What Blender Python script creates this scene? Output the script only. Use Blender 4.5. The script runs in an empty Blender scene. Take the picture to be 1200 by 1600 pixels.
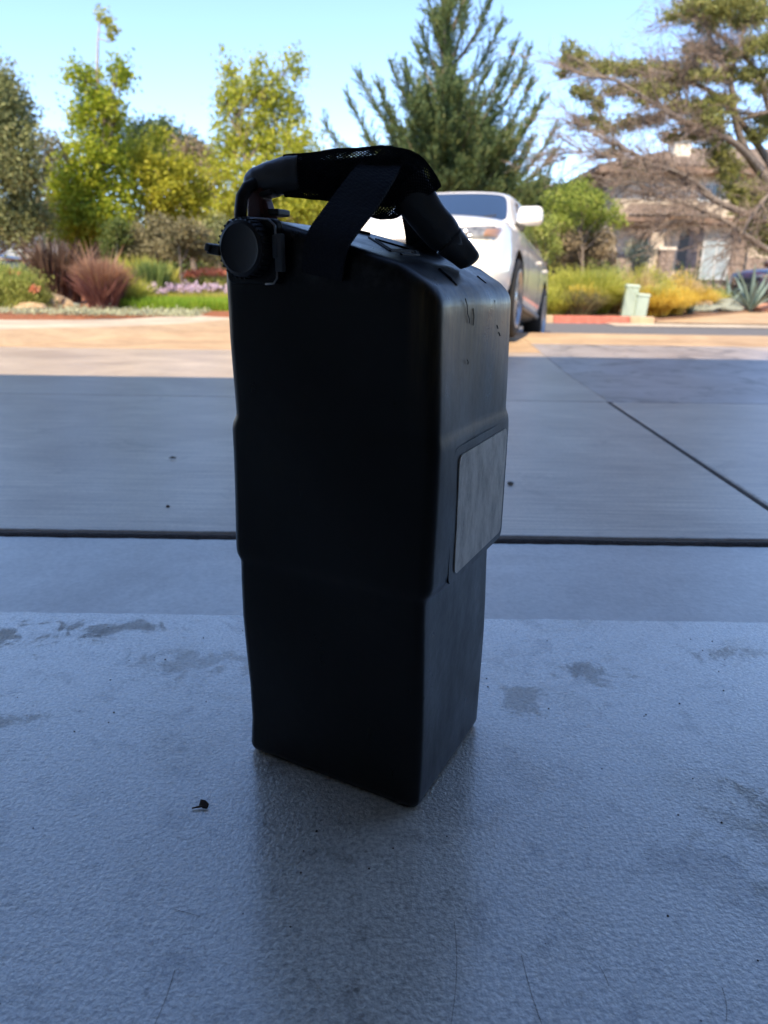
import bpy, bmesh, math, random
import numpy as np
from mathutils import Vector, Matrix, Euler
from mathutils.bvhtree import BVHTree
R = math.radians
rnd = random.Random(7)
rng = np.random.default_rng(11)
sc = bpy.context.scene
col = sc.collection

# ------------------------------------------------------------------ camera
CAM_H, PITCH, ROLL, FPX = 0.60, R(18.12), R(0.8), 1100.0
cd = bpy.data.cameras.new('camera'); cam = bpy.data.objects.new('camera', cd); col.objects.link(cam)
U0 = Vector((0, math.sin(PITCH), math.cos(PITCH))); F0 = Vector((0, math.cos(PITCH), -math.sin(PITCH)))
RT = Vector((1, 0, 0))*math.cos(ROLL) + U0*math.sin(ROLL); UP = U0*math.cos(ROLL) - Vector((1, 0, 0))*math.sin(ROLL)
m = Matrix((RT, UP, -F0)).transposed().to_4x4(); m.translation = (0, 0, CAM_H); cam.matrix_world = m
cd.sensor_fit = 'VERTICAL'; cd.sensor_height = 36; cd.sensor_width = 27; cd.lens = FPX/1600*36
cd.clip_start = 0.02; cd.clip_end = 2000
cd.dof.use_dof = True; cd.dof.focus_distance = 0.86; cd.dof.aperture_fstop = 5.4
sc.camera = cam
# ------------------------------------------------------------------ light
SUN_EL, SUN_AZ = 47.0, 20.0          # light travels towards +y and a little towards +x
w = bpy.data.worlds.new('World'); sc.world = w; w.use_nodes = True
nt = w.node_tree; nt.nodes.clear()
sky = nt.nodes.new('ShaderNodeTexSky'); sky.sky_type = 'NISHITA'; sky.sun_disc = False
sky.sun_elevation = R(SUN_EL); sky.sun_rotation = R(180 + SUN_AZ); sky.air_density = 1.0; sky.dust_density = 0.0; sky.ozone_density = 2.5; sky.altitude = 1500
bg = nt.nodes.new('ShaderNodeBackground'); bg.inputs[1].default_value = 0.112
wo = nt.nodes.new('ShaderNodeOutputWorld'); tint = nt.nodes.new('ShaderNodeMix'); tint.data_type = 'RGBA'; tint.blend_type = 'MULTIPLY'; tint.inputs[0].default_value = 1; tint.inputs[7].default_value = (.81, .80, .84, 1)
nt.links.new(sky.outputs[0], tint.inputs[6]); nt.links.new(tint.outputs[2], bg.inputs[0]); nt.links.new(bg.outputs[0], wo.inputs[0])
sd = bpy.data.lights.new('sun', 'SUN'); sd.energy = 2.2; sd.angle = R(0.53); sd.color = (1.0, 0.81, 0.56)
sun = bpy.data.objects.new('sun', sd); col.objects.link(sun)
ldir = Vector((math.sin(R(SUN_AZ))*math.cos(R(SUN_EL)), math.cos(R(SUN_AZ))*math.cos(R(SUN_EL)), -math.sin(R(SUN_EL))))
sun.rotation_euler = (-ldir).to_track_quat('Z', 'Y').to_euler(); sun.location = (0, -20, 30)
sc.view_settings.view_transform = 'Standard'; sc.view_settings.look = 'None'
sc.view_settings.exposure = 2.05; sc.view_settings.gamma = 1.0; sc.view_settings.use_curve_mapping = False
sc.cycles.max_bounces = 8; sc.cycles.diffuse_bounces = 4; sc.cycles.transparent_max_bounces = 12
sc.cycles.caustics_reflective = False; sc.cycles.caustics_refractive = False

# ------------------------------------------------------------------ helpers
def at(px, py, D):
    """world point at ground distance D seen in the direction of photo pixel px, py"""
    dx, dy = px - 600, 800 - py
    d = RT*dx + UP*dy + F0*FPX
    t = D/d.y
    return Vector((0, 0, CAM_H)) + d*t
def ppm(D): return 1157.0/D           # photo pixels per metre near the horizon
def tag(o, label=None, cat=None, group=None, kind=None):
    if label: o['label'] = label
    if cat: o['category'] = cat
    if group: o['group'] = group
    if kind: o['kind'] = kind
    return o
def empty(name, loc=(0, 0, 0), rot=(0, 0, 0)):
    o = bpy.data.objects.new(name, None); col.objects.link(o); o.location = loc; o.rotation_euler = rot
    o.empty_display_size = .1
    return o
def meshobj(name, verts, faces, mat, parent=None, smooth=False):
    me = bpy.data.meshes.new(name)
    if isinstance(verts, np.ndarray) and isinstance(faces, np.ndarray):
        n, k = faces.shape
        me.vertices.add(len(verts)); me.vertices.foreach_set('co', verts.astype(np.float32).ravel())
        me.loops.add(n*k); me.loops.foreach_set('vertex_index', faces.astype(np.int32).ravel())
        me.polygons.add(n); me.polygons.foreach_set('loop_start', np.arange(0, n*k, k, dtype=np.int32))
        me.polygons.foreach_set('loop_total', np.full(n, k, dtype=np.int32)); me.update(calc_edges=True); me.validate()
    else:
        me.from_pydata([tuple(v) for v in verts], [], [tuple(f) for f in faces])
    if smooth: me.polygons.foreach_set('use_smooth', [True]*len(me.polygons))
    me.materials.append(mat)
    o = bpy.data.objects.new(name, me); col.objects.link(o)
    if parent: o.parent = parent
    return o
def fix_normals(o):
    bm = bmesh.new(); bm.from_mesh(o.data); bmesh.ops.recalc_face_normals(bm, faces=bm.faces); bm.to_mesh(o.data); bm.free(); return o
class MB:
    def __init__(s): s.v = []; s.f = []
    def add(s, vs, fs):
        n = len(s.v); s.v += [tuple(v) for v in vs]; s.f += [tuple(i+n for i in f) for f in fs]; return s
    def box(s, c, d, rz=0, rx=0, ry=0, taper=1.0):
        M = Matrix.Translation(c) @ Euler((rx, ry, rz)).to_matrix().to_4x4()
        vs = []
        for z in (-.5, .5):
            k = 1 if z < 0 else taper
            for x, y in ((-.5, -.5), (.5, -.5), (.5, .5), (-.5, .5)):
                vs.append(M @ Vector((x*d[0]*k, y*d[1]*k, z*d[2])))
        return s.add(vs, [(3, 2, 1, 0), (4, 5, 6, 7), (0, 1, 5, 4), (1, 2, 6, 5), (2, 3, 7, 6), (3, 0, 4, 7)])
    def tube(s, pts, rad, n=6, caps=True, flat=None):
        pts = [Vector(p) for p in pts]; N = len(pts)
        if not hasattr(rad, '__len__'): rad = [rad]*N
        ref = Vector((0, 0, 1)); vs = []
        t0 = (pts[1]-pts[0]).normalized()
        a = t0.cross(ref); a = a.normalized() if a.length > 1e-3 else Vector((1, 0, 0))
        for i in range(N):
            t = (pts[min(i+1, N-1)]-pts[max(i-1, 0)]).normalized()
            a = (a - t*a.dot(t)).normalized(); b = t.cross(a)
            for k in range(n):
                th = 2*math.pi*k/n
                vs.append(pts[i] + (a*math.cos(th) + b*math.sin(th))*rad[i])
        fs = [(i*n+k, i*n+(k+1) % n, (i+1)*n+(k+1) % n, (i+1)*n+k) for i in range(N-1) for k in range(n)]
        if caps: fs += [tuple(range(n))[::-1], tuple((N-1)*n+k for k in range(n))]
        return s.add(vs, fs)
    def lathe(s, c, axis, prof, n=24):
        """prof: list of (distance along axis, radius)"""
        axis = Vector(axis).normalized(); a = axis.orthogonal().normalized(); b = axis.cross(a); c = Vector(c); vs = []
        for h, r in prof:
            for k in range(n):
                th = 2*math.pi*k/n; vs.append(c + axis*h + (a*math.cos(th)+b*math.sin(th))*r)
        N = len(prof)
        fs = [(i*n+k, i*n+(k+1) % n, (i+1)*n+(k+1) % n, (i+1)*n+k) for i in range(N-1) for k in range(n)]
        fs += [tuple(range(n))[::-1], tuple((N-1)*n+k for k in range(n))]
        return s.add(vs, fs)
    def build(s, name, mat, parent=None, smooth=False, bevel=0, normals=True):
        o = meshobj(name, s.v, s.f, mat, parent, smooth)
        if normals: fix_normals(o)
        if bevel:
            b = o.modifiers.new('bevel', 'BEVEL'); b.width = bevel; b.segments = 2; b.limit_method = 'ANGLE'
        return o
def children(o): return [c for c in bpy.data.objects if c.parent == o]
def copy_tree(o, parent=None):
    c = o.copy(); col.objects.link(c); c.parent = parent
    for ch in children(o): copy_tree(ch, c)
    return c

# ------------------------------------------------------------------ materials
def mat(name, rgb, rough=.7, spec=.5, metal=0.0, var=0.0, vscale=5.0, bump=0.0, bscale=40.0, stretch=(1, 1, 1), coat=0.0, coord='Object', bdist=.01, rgb2=None, detail=6):
    M = bpy.data.materials.new(name); M.use_nodes = True; t = M.node_tree; p = t.nodes['Principled BSDF']
    p.inputs['Base Color'].default_value = (*rgb, 1); p.inputs['Roughness'].default_value = rough
    p.inputs['Metallic'].default_value = metal; p.inputs['Specular IOR Level'].default_value = spec
    p.inputs['Coat Weight'].default_value = coat; p.inputs['Coat Roughness'].default_value = .05
    tc = t.nodes.new('ShaderNodeTexCoord'); mp = t.nodes.new('ShaderNodeMapping'); mp.inputs['Scale'].default_value = stretch
    t.links.new(tc.outputs[coord], mp.inputs[0])
    if var or rgb2:
        nz = t.nodes.new('ShaderNodeTexNoise'); nz.inputs['Scale'].default_value = vscale; nz.inputs['Detail'].default_value = detail; nz.inputs['Roughness'].default_value = .65
        t.links.new(mp.outputs[0], nz.inputs[0])
        cr = t.nodes.new('ShaderNodeValToRGB'); cr.color_ramp.elements[0].position = .3; cr.color_ramp.elements[1].position = .7
        a = rgb2 if rgb2 else tuple(c*(1-var) for c in rgb); b = rgb if rgb2 else tuple(min(1, c*(1+var)) for c in rgb)
        cr.color_ramp.elements[0].color = (*a, 1); cr.color_ramp.elements[1].color = (*b, 1)
        t.links.new(nz.outputs[0], cr.inputs[0]); t.links.new(cr.outputs[0], p.inputs['Base Color'])
    if bump:
        nb = t.nodes.new('ShaderNodeTexNoise'); nb.inputs['Scale'].default_value = bscale; nb.inputs['Detail'].default_value = 3
        t.links.new(mp.outputs[0], nb.inputs[0])
        bp = t.nodes.new('ShaderNodeBump'); bp.inputs['Strength'].default_value = bump; bp.inputs['Distance'].default_value = bdist
        t.links.new(nb.outputs[0], bp.inputs['Height']); t.links.new(bp.outputs[0], p.inputs['Normal'])
    return M
def leafmat(name, c1, c2, c3=None, trans=.35, rough=.6):
    trans = min(.5, trans+.1); c1 = tuple(min(1, q*1.35) for q in c1); c2 = tuple(min(1, q*1.25) for q in c2)
    M = bpy.data.materials.new(name); M.use_nodes = True; t = M.node_tree; p = t.nodes['Principled BSDF']
    g = t.nodes.new('ShaderNodeNewGeometry'); tc = t.nodes.new('ShaderNodeTexCoord')
    nz = t.nodes.new('ShaderNodeTexNoise'); nz.inputs['Scale'].default_value = 1.6; nz.inputs['Detail'].default_value = 2
    t.links.new(tc.outputs['Object'], nz.inputs[0])
    mx = t.nodes.new('ShaderNodeMath'); mx.operation = 'MULTIPLY_ADD'; mx.inputs[1].default_value = .55
    s2 = t.nodes.new('ShaderNodeMath'); s2.operation = 'MULTIPLY'; s2.inputs[1].default_value = .5
    t.links.new(nz.outputs[0], s2.inputs[0]); t.links.new(g.outputs['Random Per Island'], mx.inputs[0]); t.links.new(s2.outputs[0], mx.inputs[2])
    cr = t.nodes.new('ShaderNodeValToRGB'); e = cr.color_ramp.elements
    e[0].position = .2; e[0].color = (*c1, 1); e[1].position = .65; e[1].color = (*c2, 1)
    if c3: x = e.new(.8); x.color = (*c3, 1)
    t.links.new(mx.outputs[0], cr.inputs[0]); t.links.new(cr.outputs[0], p.inputs['Base Color'])
    p.inputs['Roughness'].default_value = rough; p.inputs['Specular IOR Level'].default_value = .3
    tr = t.nodes.new('ShaderNodeBsdfTranslucent'); t.links.new(cr.outputs[0], tr.inputs[0])
    ms = t.nodes.new('ShaderNodeMixShader'); ms.inputs[0].default_value = trans
    out = t.nodes['Material Output']; t.links.new(p.outputs[0], ms.inputs[1]); t.links.new(tr.outputs[0], ms.inputs[2]); t.links.new(ms.outputs[0], out.inputs[0])
    return M

def floor_mat():
    """garage concrete: orange-peel relief, satin sealer, worn dark stains"""
    M = bpy.data.materials.new('sealed_concrete'); M.use_nodes = True; t = M.node_tree; p = t.nodes['Principled BSDF']; L = t.links.new
    tc = t.nodes.new('ShaderNodeTexCoord')
    def noise(s, d=4, r=.6, dist=0):
        n = t.nodes.new('ShaderNodeTexNoise'); n.inputs['Scale'].default_value = s; n.inputs['Detail'].default_value = d; n.inputs['Roughness'].default_value = r; n.inputs['Distortion'].default_value = dist
        L(tc.outputs['Object'], n.inputs[0]); return n
    def ramp(n, a, b, ca, cb):
        c = t.nodes.new('ShaderNodeValToRGB'); c.color_ramp.elements[0].position = a; c.color_ramp.elements[1].position = b
        c.color_ramp.elements[0].color = (*ca, 1); c.color_ramp.elements[1].color = (*cb, 1); L(n.outputs[0], c.inputs[0]); return c
    def mul(a, b, f=1.0):
        x = t.nodes.new('ShaderNodeMix'); x.data_type = 'RGBA'; x.blend_type = 'MULTIPLY'; x.inputs[0].default_value = f
        L(a, x.inputs[6]); L(b, x.inputs[7]); return x.outputs[2]
    base = ramp(noise(2.2, 5), .3, .7, (.64, .60, .53), (.78, .735, .65))
    st = ramp(noise(6, 8, .72, .7), .36, .43, (.66, .64, .62), (1, 1, 1))
    fine = ramp(noise(190, 4, .65), .36, .60, (.60, .60, .61), (1.05, 1.05, 1.05))
    dots = ramp(noise(38, 2, .5), .22, .27, (.35, .33, .30), (1, 1, 1))
    st2 = ramp(noise(19, 8, .75, .4), .36, .47, (.66, .65, .64), (1, 1, 1)); c = mul(mul(mul(mul(base.outputs[0], st2.outputs[0]), st.outputs[0]), fine.outputs[0]), dots.outputs[0])
    def patch_mask(cx, cy, rx, ry, hard):
        mp = t.nodes.new('ShaderNodeMapping'); mp.vector_type = 'TEXTURE'; mp.inputs['Location'].default_value = (cx, cy, 0); mp.inputs['Scale'].default_value = (rx, ry, 1); L(tc.outputs['Object'], mp.inputs[0])
        ln = t.nodes.new('ShaderNodeVectorMath'); ln.operation = 'LENGTH'; L(mp.outputs[0], ln.inputs[0])
        nn = noise(16, 8, .75, .8); a = t.nodes.new('ShaderNodeMath'); a.operation = 'MULTIPLY_ADD'; a.inputs[1].default_value = 6.5; L(nn.outputs[0], a.inputs[0]); L(ln.outputs['Value'], a.inputs[2])
        r = t.nodes.new('ShaderNodeMapRange'); r.inputs[1].default_value = 3.62-hard; r.inputs[2].default_value = 3.85+hard*1.5; r.inputs[3].default_value = 1; r.inputs[4].default_value = 0; L(a.outputs[0], r.inputs[0]); return r.outputs[0]
    wear = []
    for cx, cy, rx, ry, k in ((-.66, 1.10, .16, .05, .75), (-.50, 1.14, .12, .035, .6), (.34, 1.01, .07, .05, .5), (.22, .93, .05, .05, .45), (.62, .72, .16, .12, .45), (.45, .62, .10, .10, .35), (-.55, .85, .05, .03, .5), (-.30, 1.02, .12, .05, .35), (.60, 1.08, .08, .03, .45), (-.52, .50, .10, .06, .4)):
        f = t.nodes.new('ShaderNodeMath'); f.operation = 'MULTIPLY'; f.inputs[1].default_value = k; L(patch_mask(cx, cy, rx, ry, .08), f.inputs[0]); wear.append(f.outputs[0])
        x = t.nodes.new('ShaderNodeMix'); x.data_type = 'RGBA'; L(f.outputs[0], x.inputs[0]); L(c, x.inputs[6]); x.inputs[7].default_value = (.20, .19, .17, 1); c = x.outputs[2]
    L(c, p.inputs['Base Color'])
    tot = wear[0]
    for q in wear[1:]:
        mx = t.nodes.new('ShaderNodeMath'); mx.operation = 'MAXIMUM'; L(tot, mx.inputs[0]); L(q, mx.inputs[1]); tot = mx.outputs[0]
    cw = t.nodes.new('ShaderNodeMath'); cw.operation = 'MULTIPLY_ADD'; cw.inputs[1].default_value = -1.2; L(tot, cw.inputs[0])
    sp_ = ramp(noise(120, 5, .75), .33, .50, (.45,)*3, (1.0,)*3); st3 = ramp(noise(5, 7, .72, .6), .34, .48, (.62,)*3, (1.0,)*3)
    L(mul(sp_.outputs[0], st3.outputs[0]), cw.inputs[2]); cw.use_clamp = True; L(cw.outputs[0], p.inputs['Coat Weight'])
    rr = ramp(noise(9, 5, .7, .5), .3, .7, (.42,)*3, (.28,)*3); L(rr.outputs[0], p.inputs['Roughness'])
    p.inputs['Coat Weight'].default_value = 1.0; p.inputs['Coat IOR'].default_value = 2.3; p.inputs['Coat Roughness'].default_value = .21
    p.inputs['Specular IOR Level'].default_value = .6
    n1 = noise(210, 2, .5); n2 = noise(520, 2, .5)
    ad = t.nodes.new('ShaderNodeMath'); ad.operation = 'MULTIPLY_ADD'; ad.inputs[1].default_value = .3; L(n2.outputs[0], ad.inputs[0]); L(n1.outputs[0], ad.inputs[2])
    bp = t.nodes.new('ShaderNodeBump'); bp.inputs['Strength'].default_value = .6; bp.inputs['Distance'].default_value = .004
    L(ad.outputs[0], bp.inputs['Height']); L(bp.outputs[0], p.inputs['Normal'])
    return M
def conc_mat(name, ca, cb, stain=(.7, .68, .66), brush=True, rough=.75, spec=.4, blotch=1.2, bumps=.35, dark_at=.34, coat=0.0):
    M = bpy.data.materials.new(name); M.use_nodes = True; t = M.node_tree; p = t.nodes['Principled BSDF']; L = t.links.new
    tc = t.nodes.new('ShaderNodeTexCoord')
    def noise(s, d=4, r=.6, sx=1, sy=1, dist=0):
        mp = t.nodes.new('ShaderNodeMapping'); mp.inputs['Scale'].default_value = (sx, sy, 1); L(tc.outputs['Object'], mp.inputs[0])
        n = t.nodes.new('ShaderNodeTexNoise'); n.inputs['Scale'].default_value = s; n.inputs['Detail'].default_value = d; n.inputs['Roughness'].default_value = r; n.inputs['Distortion'].default_value = dist
        L(mp.outputs[0], n.inputs[0]); return n
    def ramp(n, a, b, ca, cb):
        c = t.nodes.new('ShaderNodeValToRGB'); c.color_ramp.elements[0].position = a; c.color_ramp.elements[1].position = b
        c.color_ramp.elements[0].color = (*ca, 1); c.color_ramp.elements[1].color = (*cb, 1); L(n.outputs[0], c.inputs[0]); return c
    def mul(a, b):
        x = t.nodes.new('ShaderNodeMix'); x.data_type = 'RGBA'; x.blend_type = 'MULTIPLY'; x.inputs[0].default_value = 1
        L(a, x.inputs[6]); L(b, x.inputs[7]); return x.outputs[2]
    base = ramp(noise(blotch, 6, .65), .32, .68, ca, cb)
    st = ramp(noise(3.5, 6, .7, dist=.8), dark_at-.06, dark_at+.05, stain, (1, 1, 1))
    c = mul(base.outputs[0], st.outputs[0])
    fine = ramp(noise(90, 3, .6), .3, .65, (.82,)*3, (1.04,)*3); c = mul(c, fine.outputs[0])
    bl2 = ramp(noise(1.6, 7, .7, .8, 1, .8), .36, .60, (.76, .73, .72), (1.03,)*3); c = mul(c, bl2.outputs[0])
    if brush:
        br = ramp(noise(60, 3, .6, .05, 1), .35, .65, (.74, .72, .73), (1.06,)*3); c = mul(c, br.outputs[0])
    L(c, p.inputs['Base Color']); p.inputs['Roughness'].default_value = rough; p.inputs['Specular IOR Level'].default_value = spec
    p.inputs['Coat Weight'].default_value = coat; p.inputs['Coat IOR'].default_value = 1.7; p.inputs['Coat Roughness'].default_value = .32
    nb = noise(70, 3, .6, .06 if brush else 1, 1); n3 = noise(180, 2)
    ad = t.nodes.new('ShaderNodeMath'); ad.operation = 'MULTIPLY_ADD'; ad.inputs[1].default_value = .6; L(n3.outputs[0], ad.inputs[0]); L(nb.outputs[0], ad.inputs[2])
    bp = t.nodes.new('ShaderNodeBump'); bp.inputs['Strength'].default_value = bumps; bp.inputs['Distance'].default_value = .004
    L(ad.outputs[0], bp.inputs['Height']); L(bp.outputs[0], p.inputs['Normal'])
    return M

M = {}
M['floor'] = floor_mat()
M['apron'] = conc_mat('apron_concrete', (.48, .455, .42), (.60, .57, .53), brush=False, rough=.45, spec=.6, coat=.8, bumps=.4, blotch=3)
M['drive'] = conc_mat('driveway_concrete', (.52, .43, .325), (.63, .525, .395), rough=.5, spec=.6, coat=.6)
M['drive_sunlit'] = conc_mat('driveway_concrete_sunlit', (.48, .34, .20), (.62, .46, .28), rough=.75, stain=(.8, .72, .62))  # same driveway concrete, with the sun's warm tint put into its colour
M['stamped'] = conc_mat('stamped_concrete', (.40, .355, .325), (.48, .43, .39), rough=.5, spec=.6, coat=.6, stain=(.45, .44, .44), blotch=2.5, bumps=.7, dark_at=.45)
M['walk'] = conc_mat('sidewalk_concrete', (.50, .43, .33), (.62, .54, .42), rough=.8, brush=False)
M['curb'] = conc_mat('curb_concrete', (.42, .31, .20), (.54, .41, .26), rough=.85, brush=False, stain=(.7, .64, .58))
M['red_curb'] = mat('red_curb_paint', (.42, .13, .09), .7, var=.35, vscale=8)
M['asphalt'] = mat('asphalt', (.13, .13, .135), .8, var=.25, vscale=30, bump=.4, bscale=180)
M['dirt'] = mat('dirt', (.24, .13, .075), .95, rgb2=(.13, .08, .045), vscale=1.4, bump=.8, bscale=20, bdist=.04)
M['mulch'] = mat('red_bark_mulch', (.36, .13, .055), .95, rgb2=(.20, .075, .035), vscale=14, bump=1, bscale=35, bdist=.04)
M['joint'] = mat('joint_filler', (.065, .048, .038), .85, var=.3, vscale=60, bump=.5, bscale=150)
M['body'] = mat('black_plastic', (.0028, .0033, .005), .30, spec=.30, var=.35, vscale=14, bump=.12, bscale=60, bdist=.003)
def streaks_and_scuffs(x):
    t = x.node_tree; p = t.nodes['Principled BSDF']; L = t.links.new; src = p.inputs['Base Color'].links[0].from_socket
    tc = t.nodes.new('ShaderNodeTexCoord'); sp = t.nodes.new('ShaderNodeSeparateXYZ'); L(tc.outputs['Object'], sp.inputs[0])
    def noise(sc_, st, a, b):
        mp = t.nodes.new('ShaderNodeMapping'); mp.inputs['Scale'].default_value = st; L(tc.outputs['Object'], mp.inputs[0])
        n = t.nodes.new('ShaderNodeTexNoise'); n.inputs['Scale'].default_value = sc_; n.inputs['Detail'].default_value = 6; n.inputs['Roughness'].default_value = .7; L(mp.outputs[0], n.inputs[0])
        r = t.nodes.new('ShaderNodeMapRange'); r.inputs[1].default_value = a; r.inputs[2].default_value = b; L(n.outputs[0], r.inputs[0]); return r.outputs[0]
    def rng_(sock, a, b):
        r = t.nodes.new('ShaderNodeMapRange'); r.interpolation_type = 'SMOOTHSTEP'; r.inputs[1].default_value = a; r.inputs[2].default_value = b; L(sock, r.inputs[0]); return r.outputs[0]
    def mul(a, b):
        m_ = t.nodes.new('ShaderNodeMath'); m_.operation = 'MULTIPLY'; L(a, m_.inputs[0])
        if isinstance(b, float): m_.inputs[1].default_value = b
        else: L(b, m_.inputs[1])
        return m_.outputs[0]
    def mix(a, f, c):
        m_ = t.nodes.new('ShaderNodeMix'); m_.data_type = 'RGBA'; L(f, m_.inputs[0]); L(a, m_.inputs[6]); m_.inputs[7].default_value = (*c, 1); return m_.outputs[2]
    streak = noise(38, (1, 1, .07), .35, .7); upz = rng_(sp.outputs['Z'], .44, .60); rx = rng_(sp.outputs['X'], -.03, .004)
    c = mix(src, mul(mul(streak, mul(upz, rx)), 1.0), (.20, .13, .05))  # vertical brown streaks, stronger towards the upper right-hand side
    c = mix(c, mul(noise(26, (1, 1, 1), .46, .66), mul(rng_(sp.outputs['Z'], .585, .605), .55)), (.055, .057, .06))
    c = mix(c, mul(noise(9, (1, 1, 1), .52, .72), .3), (.012, .011, .010))
    L(c, p.inputs['Base Color'])
    rr = t.nodes.new('ShaderNodeMapRange'); rr.inputs[3].default_value = .24; rr.inputs[4].default_value = .46; L(noise(17, (1, 1, .5), .3, .7), rr.inputs[0]); L(rr.outputs[0], p.inputs['Roughness'])
streaks_and_scuffs(M['body'])
M['cap'] = mat('cap_plastic', (.012, .013, .016), .5, bump=.2, bscale=300, bdist=.001)
M['vinyl'] = mat('black_vinyl', (.085, .09, .10), .28, bump=.25, bscale=90, bdist=.004)
M['web'] = mat('black_webbing', (.016, .018, .025), .85, spec=.25, bump=.8, bscale=220, bdist=.003)
M['meshfab'] = mat('black_mesh_fabric', (.015, .018, .026), .8, spec=.3)
M['redrub'] = mat('dark_red_rubber', (.10, .018, .014), .55)
M['steel'] = mat('dull_steel', (.33, .33, .34), .42, metal=.8, var=.2, vscale=60)
M['groove'] = mat('engraved_groove', (.006, .006, .007), .8)
M['scuff'] = mat('pale_scuff', (.10, .10, .10), .6)
def label_mat():
    x = mat('faded_foil_label', (.42, .40, .38), .42, spec=.5, var=.1, vscale=10, bump=.1, bscale=60)
    t = x.node_tree; p = t.nodes['Principled BSDF']; tc = t.nodes.new('ShaderNodeTexCoord'); mp = t.nodes.new('ShaderNodeMapping'); mp.inputs['Scale'].default_value = (1, 2.4, 1)
    n = t.nodes.new('ShaderNodeTexNoise'); n.inputs['Scale'].default_value = 22; n.inputs['Detail'].default_value = 5; n.inputs['Roughness'].default_value = .7
    cr = t.nodes.new('ShaderNodeValToRGB'); e = cr.color_ramp.elements; e[0].position = .33; e[0].color = (.26, .23, .20, 1); e[1].position = .58; e[1].color = (.52, .475, .425, 1)
    t.links.new(tc.outputs['Object'], mp.inputs[0]); t.links.new(mp.outputs[0], n.inputs[0]); t.links.new(n.outputs[0], cr.inputs[0]); t.links.new(cr.outputs[0], p.inputs['Base Color'])
    return x
M['label'] = label_mat()
M['car_white'] = mat('white_car_paint', (.80, .78, .73), .3, coat=1.0)
M['car_dark'] = mat('dark_car_paint', (.02, .025, .04), .3, coat=1.0)
M['car_red'] = mat('maroon_car_paint', (.06, .012, .02), .3, coat=1.0)
M['glass'] = mat('tinted_glass', (.015, .03, .06), .04, spec=.9, coat=1.0)
M['lens'] = mat('headlight_lens', (.18, .19, .20), .12, spec=.8, coat=1.0, var=.7, vscale=16)
M['amber'] = mat('amber_lens', (.34, .20, .13), .2, coat=1.0)
M['tyre'] = mat('tyre_rubber', (.02, .02, .02), .85, bump=.3, bscale=80)
M['rim'] = mat('alloy_rim', (.45, .45, .46), .3, metal=.7)
M['black'] = mat('black_trim', (.015, .015, .015), .6)
M['stucco'] = mat('beige_stucco', (.50, .43, .34), .9, var=.12, vscale=1.2, bump=.3, bscale=60)
M['stucco_l'] = mat('pale_stucco', (.62, .57, .48), .9, var=.08, vscale=2, bump=.3, bscale=60)
M['rooft'] = mat('brown_roof_tile', (.26, .205, .165), .85, var=.3, vscale=3, bump=.6, bscale=12, bdist=.05)
M['roofr'] = mat('terracotta_roof_tile', (.34, .15, .10), .85, var=.3, vscale=3, bump=.6, bscale=12, bdist=.05)
M['wood'] = mat('brown_fascia_wood', (.19, .125, .085), .7, var=.2, vscale=4)
M['stone'] = mat('ledge_stone', (.27, .215, .18), .9, var=.35, vscale=5, bump=.7, bscale=25, bdist=.03)
M['frame'] = mat('white_window_frame', (.50, .53, .54), .5)
M['pane'] = mat('window_glass', (.035, .045, .055), .08, spec=.9)
M['curtain'] = mat('pale_curtain', (.30, .37, .41), .8, var=.1, vscale=6, stretch=(6, 6, .3))
M['dark'] = mat('dark_door', (.045, .045, .045), .5)
M['util'] = mat('pale_green_cabinet', (.36, .45, .39), .5, var=.06, vscale=4)
M['bark'] = mat('grey_brown_bark', (.19, .155, .125), .95, var=.35, vscale=8, bump=1, bscale=20, bdist=.03, stretch=(1, 1, .2))
M['bark_pale'] = mat('pale_bark', (.34, .31, .28), .9, var=.25, vscale=6, bump=.6, bscale=20, bdist=.02)
M['rock'] = mat('tan_rock', (.45, .33, .20), .9, var=.3, vscale=6, bump=1, bscale=9, bdist=.05)
M['rock_g'] = mat('grey_green_rock', (.22, .24, .2), .9, var=.3, vscale=6, bump=1, bscale=9, bdist=.05)
M['drywall'] = mat('garage_wall_paint', (.50, .49, .47), .9, var=.05, vscale=2, bump=.1, bscale=100)
M['twigdead'] = mat('dry_brown_leaf', (.07, .045, .03), .8)
M['pebble'] = mat('pebble', (.25, .24, .22), .8)
L_ = leafmat
M['yg'] = L_('yellow_green_leaves', (.12, .18, .02), (.33, .38, .03), (.52, .52, .06), trans=.4)
M['yg2'] = L_('golden_green_leaves', (.17, .19, .025), (.40, .40, .04), (.58, .54, .07), trans=.4)
M['ygs'] = L_('sparse_yellow_leaves', (.18, .22, .03), (.40, .42, .05), (.58, .55, .10), trans=.4)
M['greygreen'] = L_('grey_green_leaves', (.10, .12, .05), (.24, .26, .11), (.36, .35, .17), trans=.3)
M['cyp'] = L_('cypress_green', (.05, .09, .045), (.12, .165, .06), (.24, .25, .09), trans=.2)
M['cyp_r'] = L_('olive_cypress_green', (.11, .125, .04), (.22, .23, .07), (.32, .30, .11), trans=.2)
M['twig'] = L_('bare_twigs', (.13, .10, .08), (.23, .175, .14), trans=.05)
M['darkgreen'] = L_('dark_green_leaves', (.03, .055, .02), (.07, .10, .035), trans=.2)
M['midgreen'] = L_('mid_green_leaves', (.05, .085, .025), (.12, .16, .04), (.2, .22, .06), trans=.3)
M['lime'] = L_('lime_green_leaves', (.12, .17, .035), (.28, .34, .06), (.42, .46, .12), trans=.4)
M['olive'] = L_('dusty_olive_leaves', (.11, .105, .055), (.21, .19, .10), (.32, .28, .16), trans=.25)
M['brownbr'] = L_('dry_brown_brush', (.14, .11, .07), (.26, .21, .13), trans=.2)
M['shrub'] = L_('shrub_green', (.15, .20, .05), (.35, .39, .10), (.50, .50, .18), trans=.35)
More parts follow.
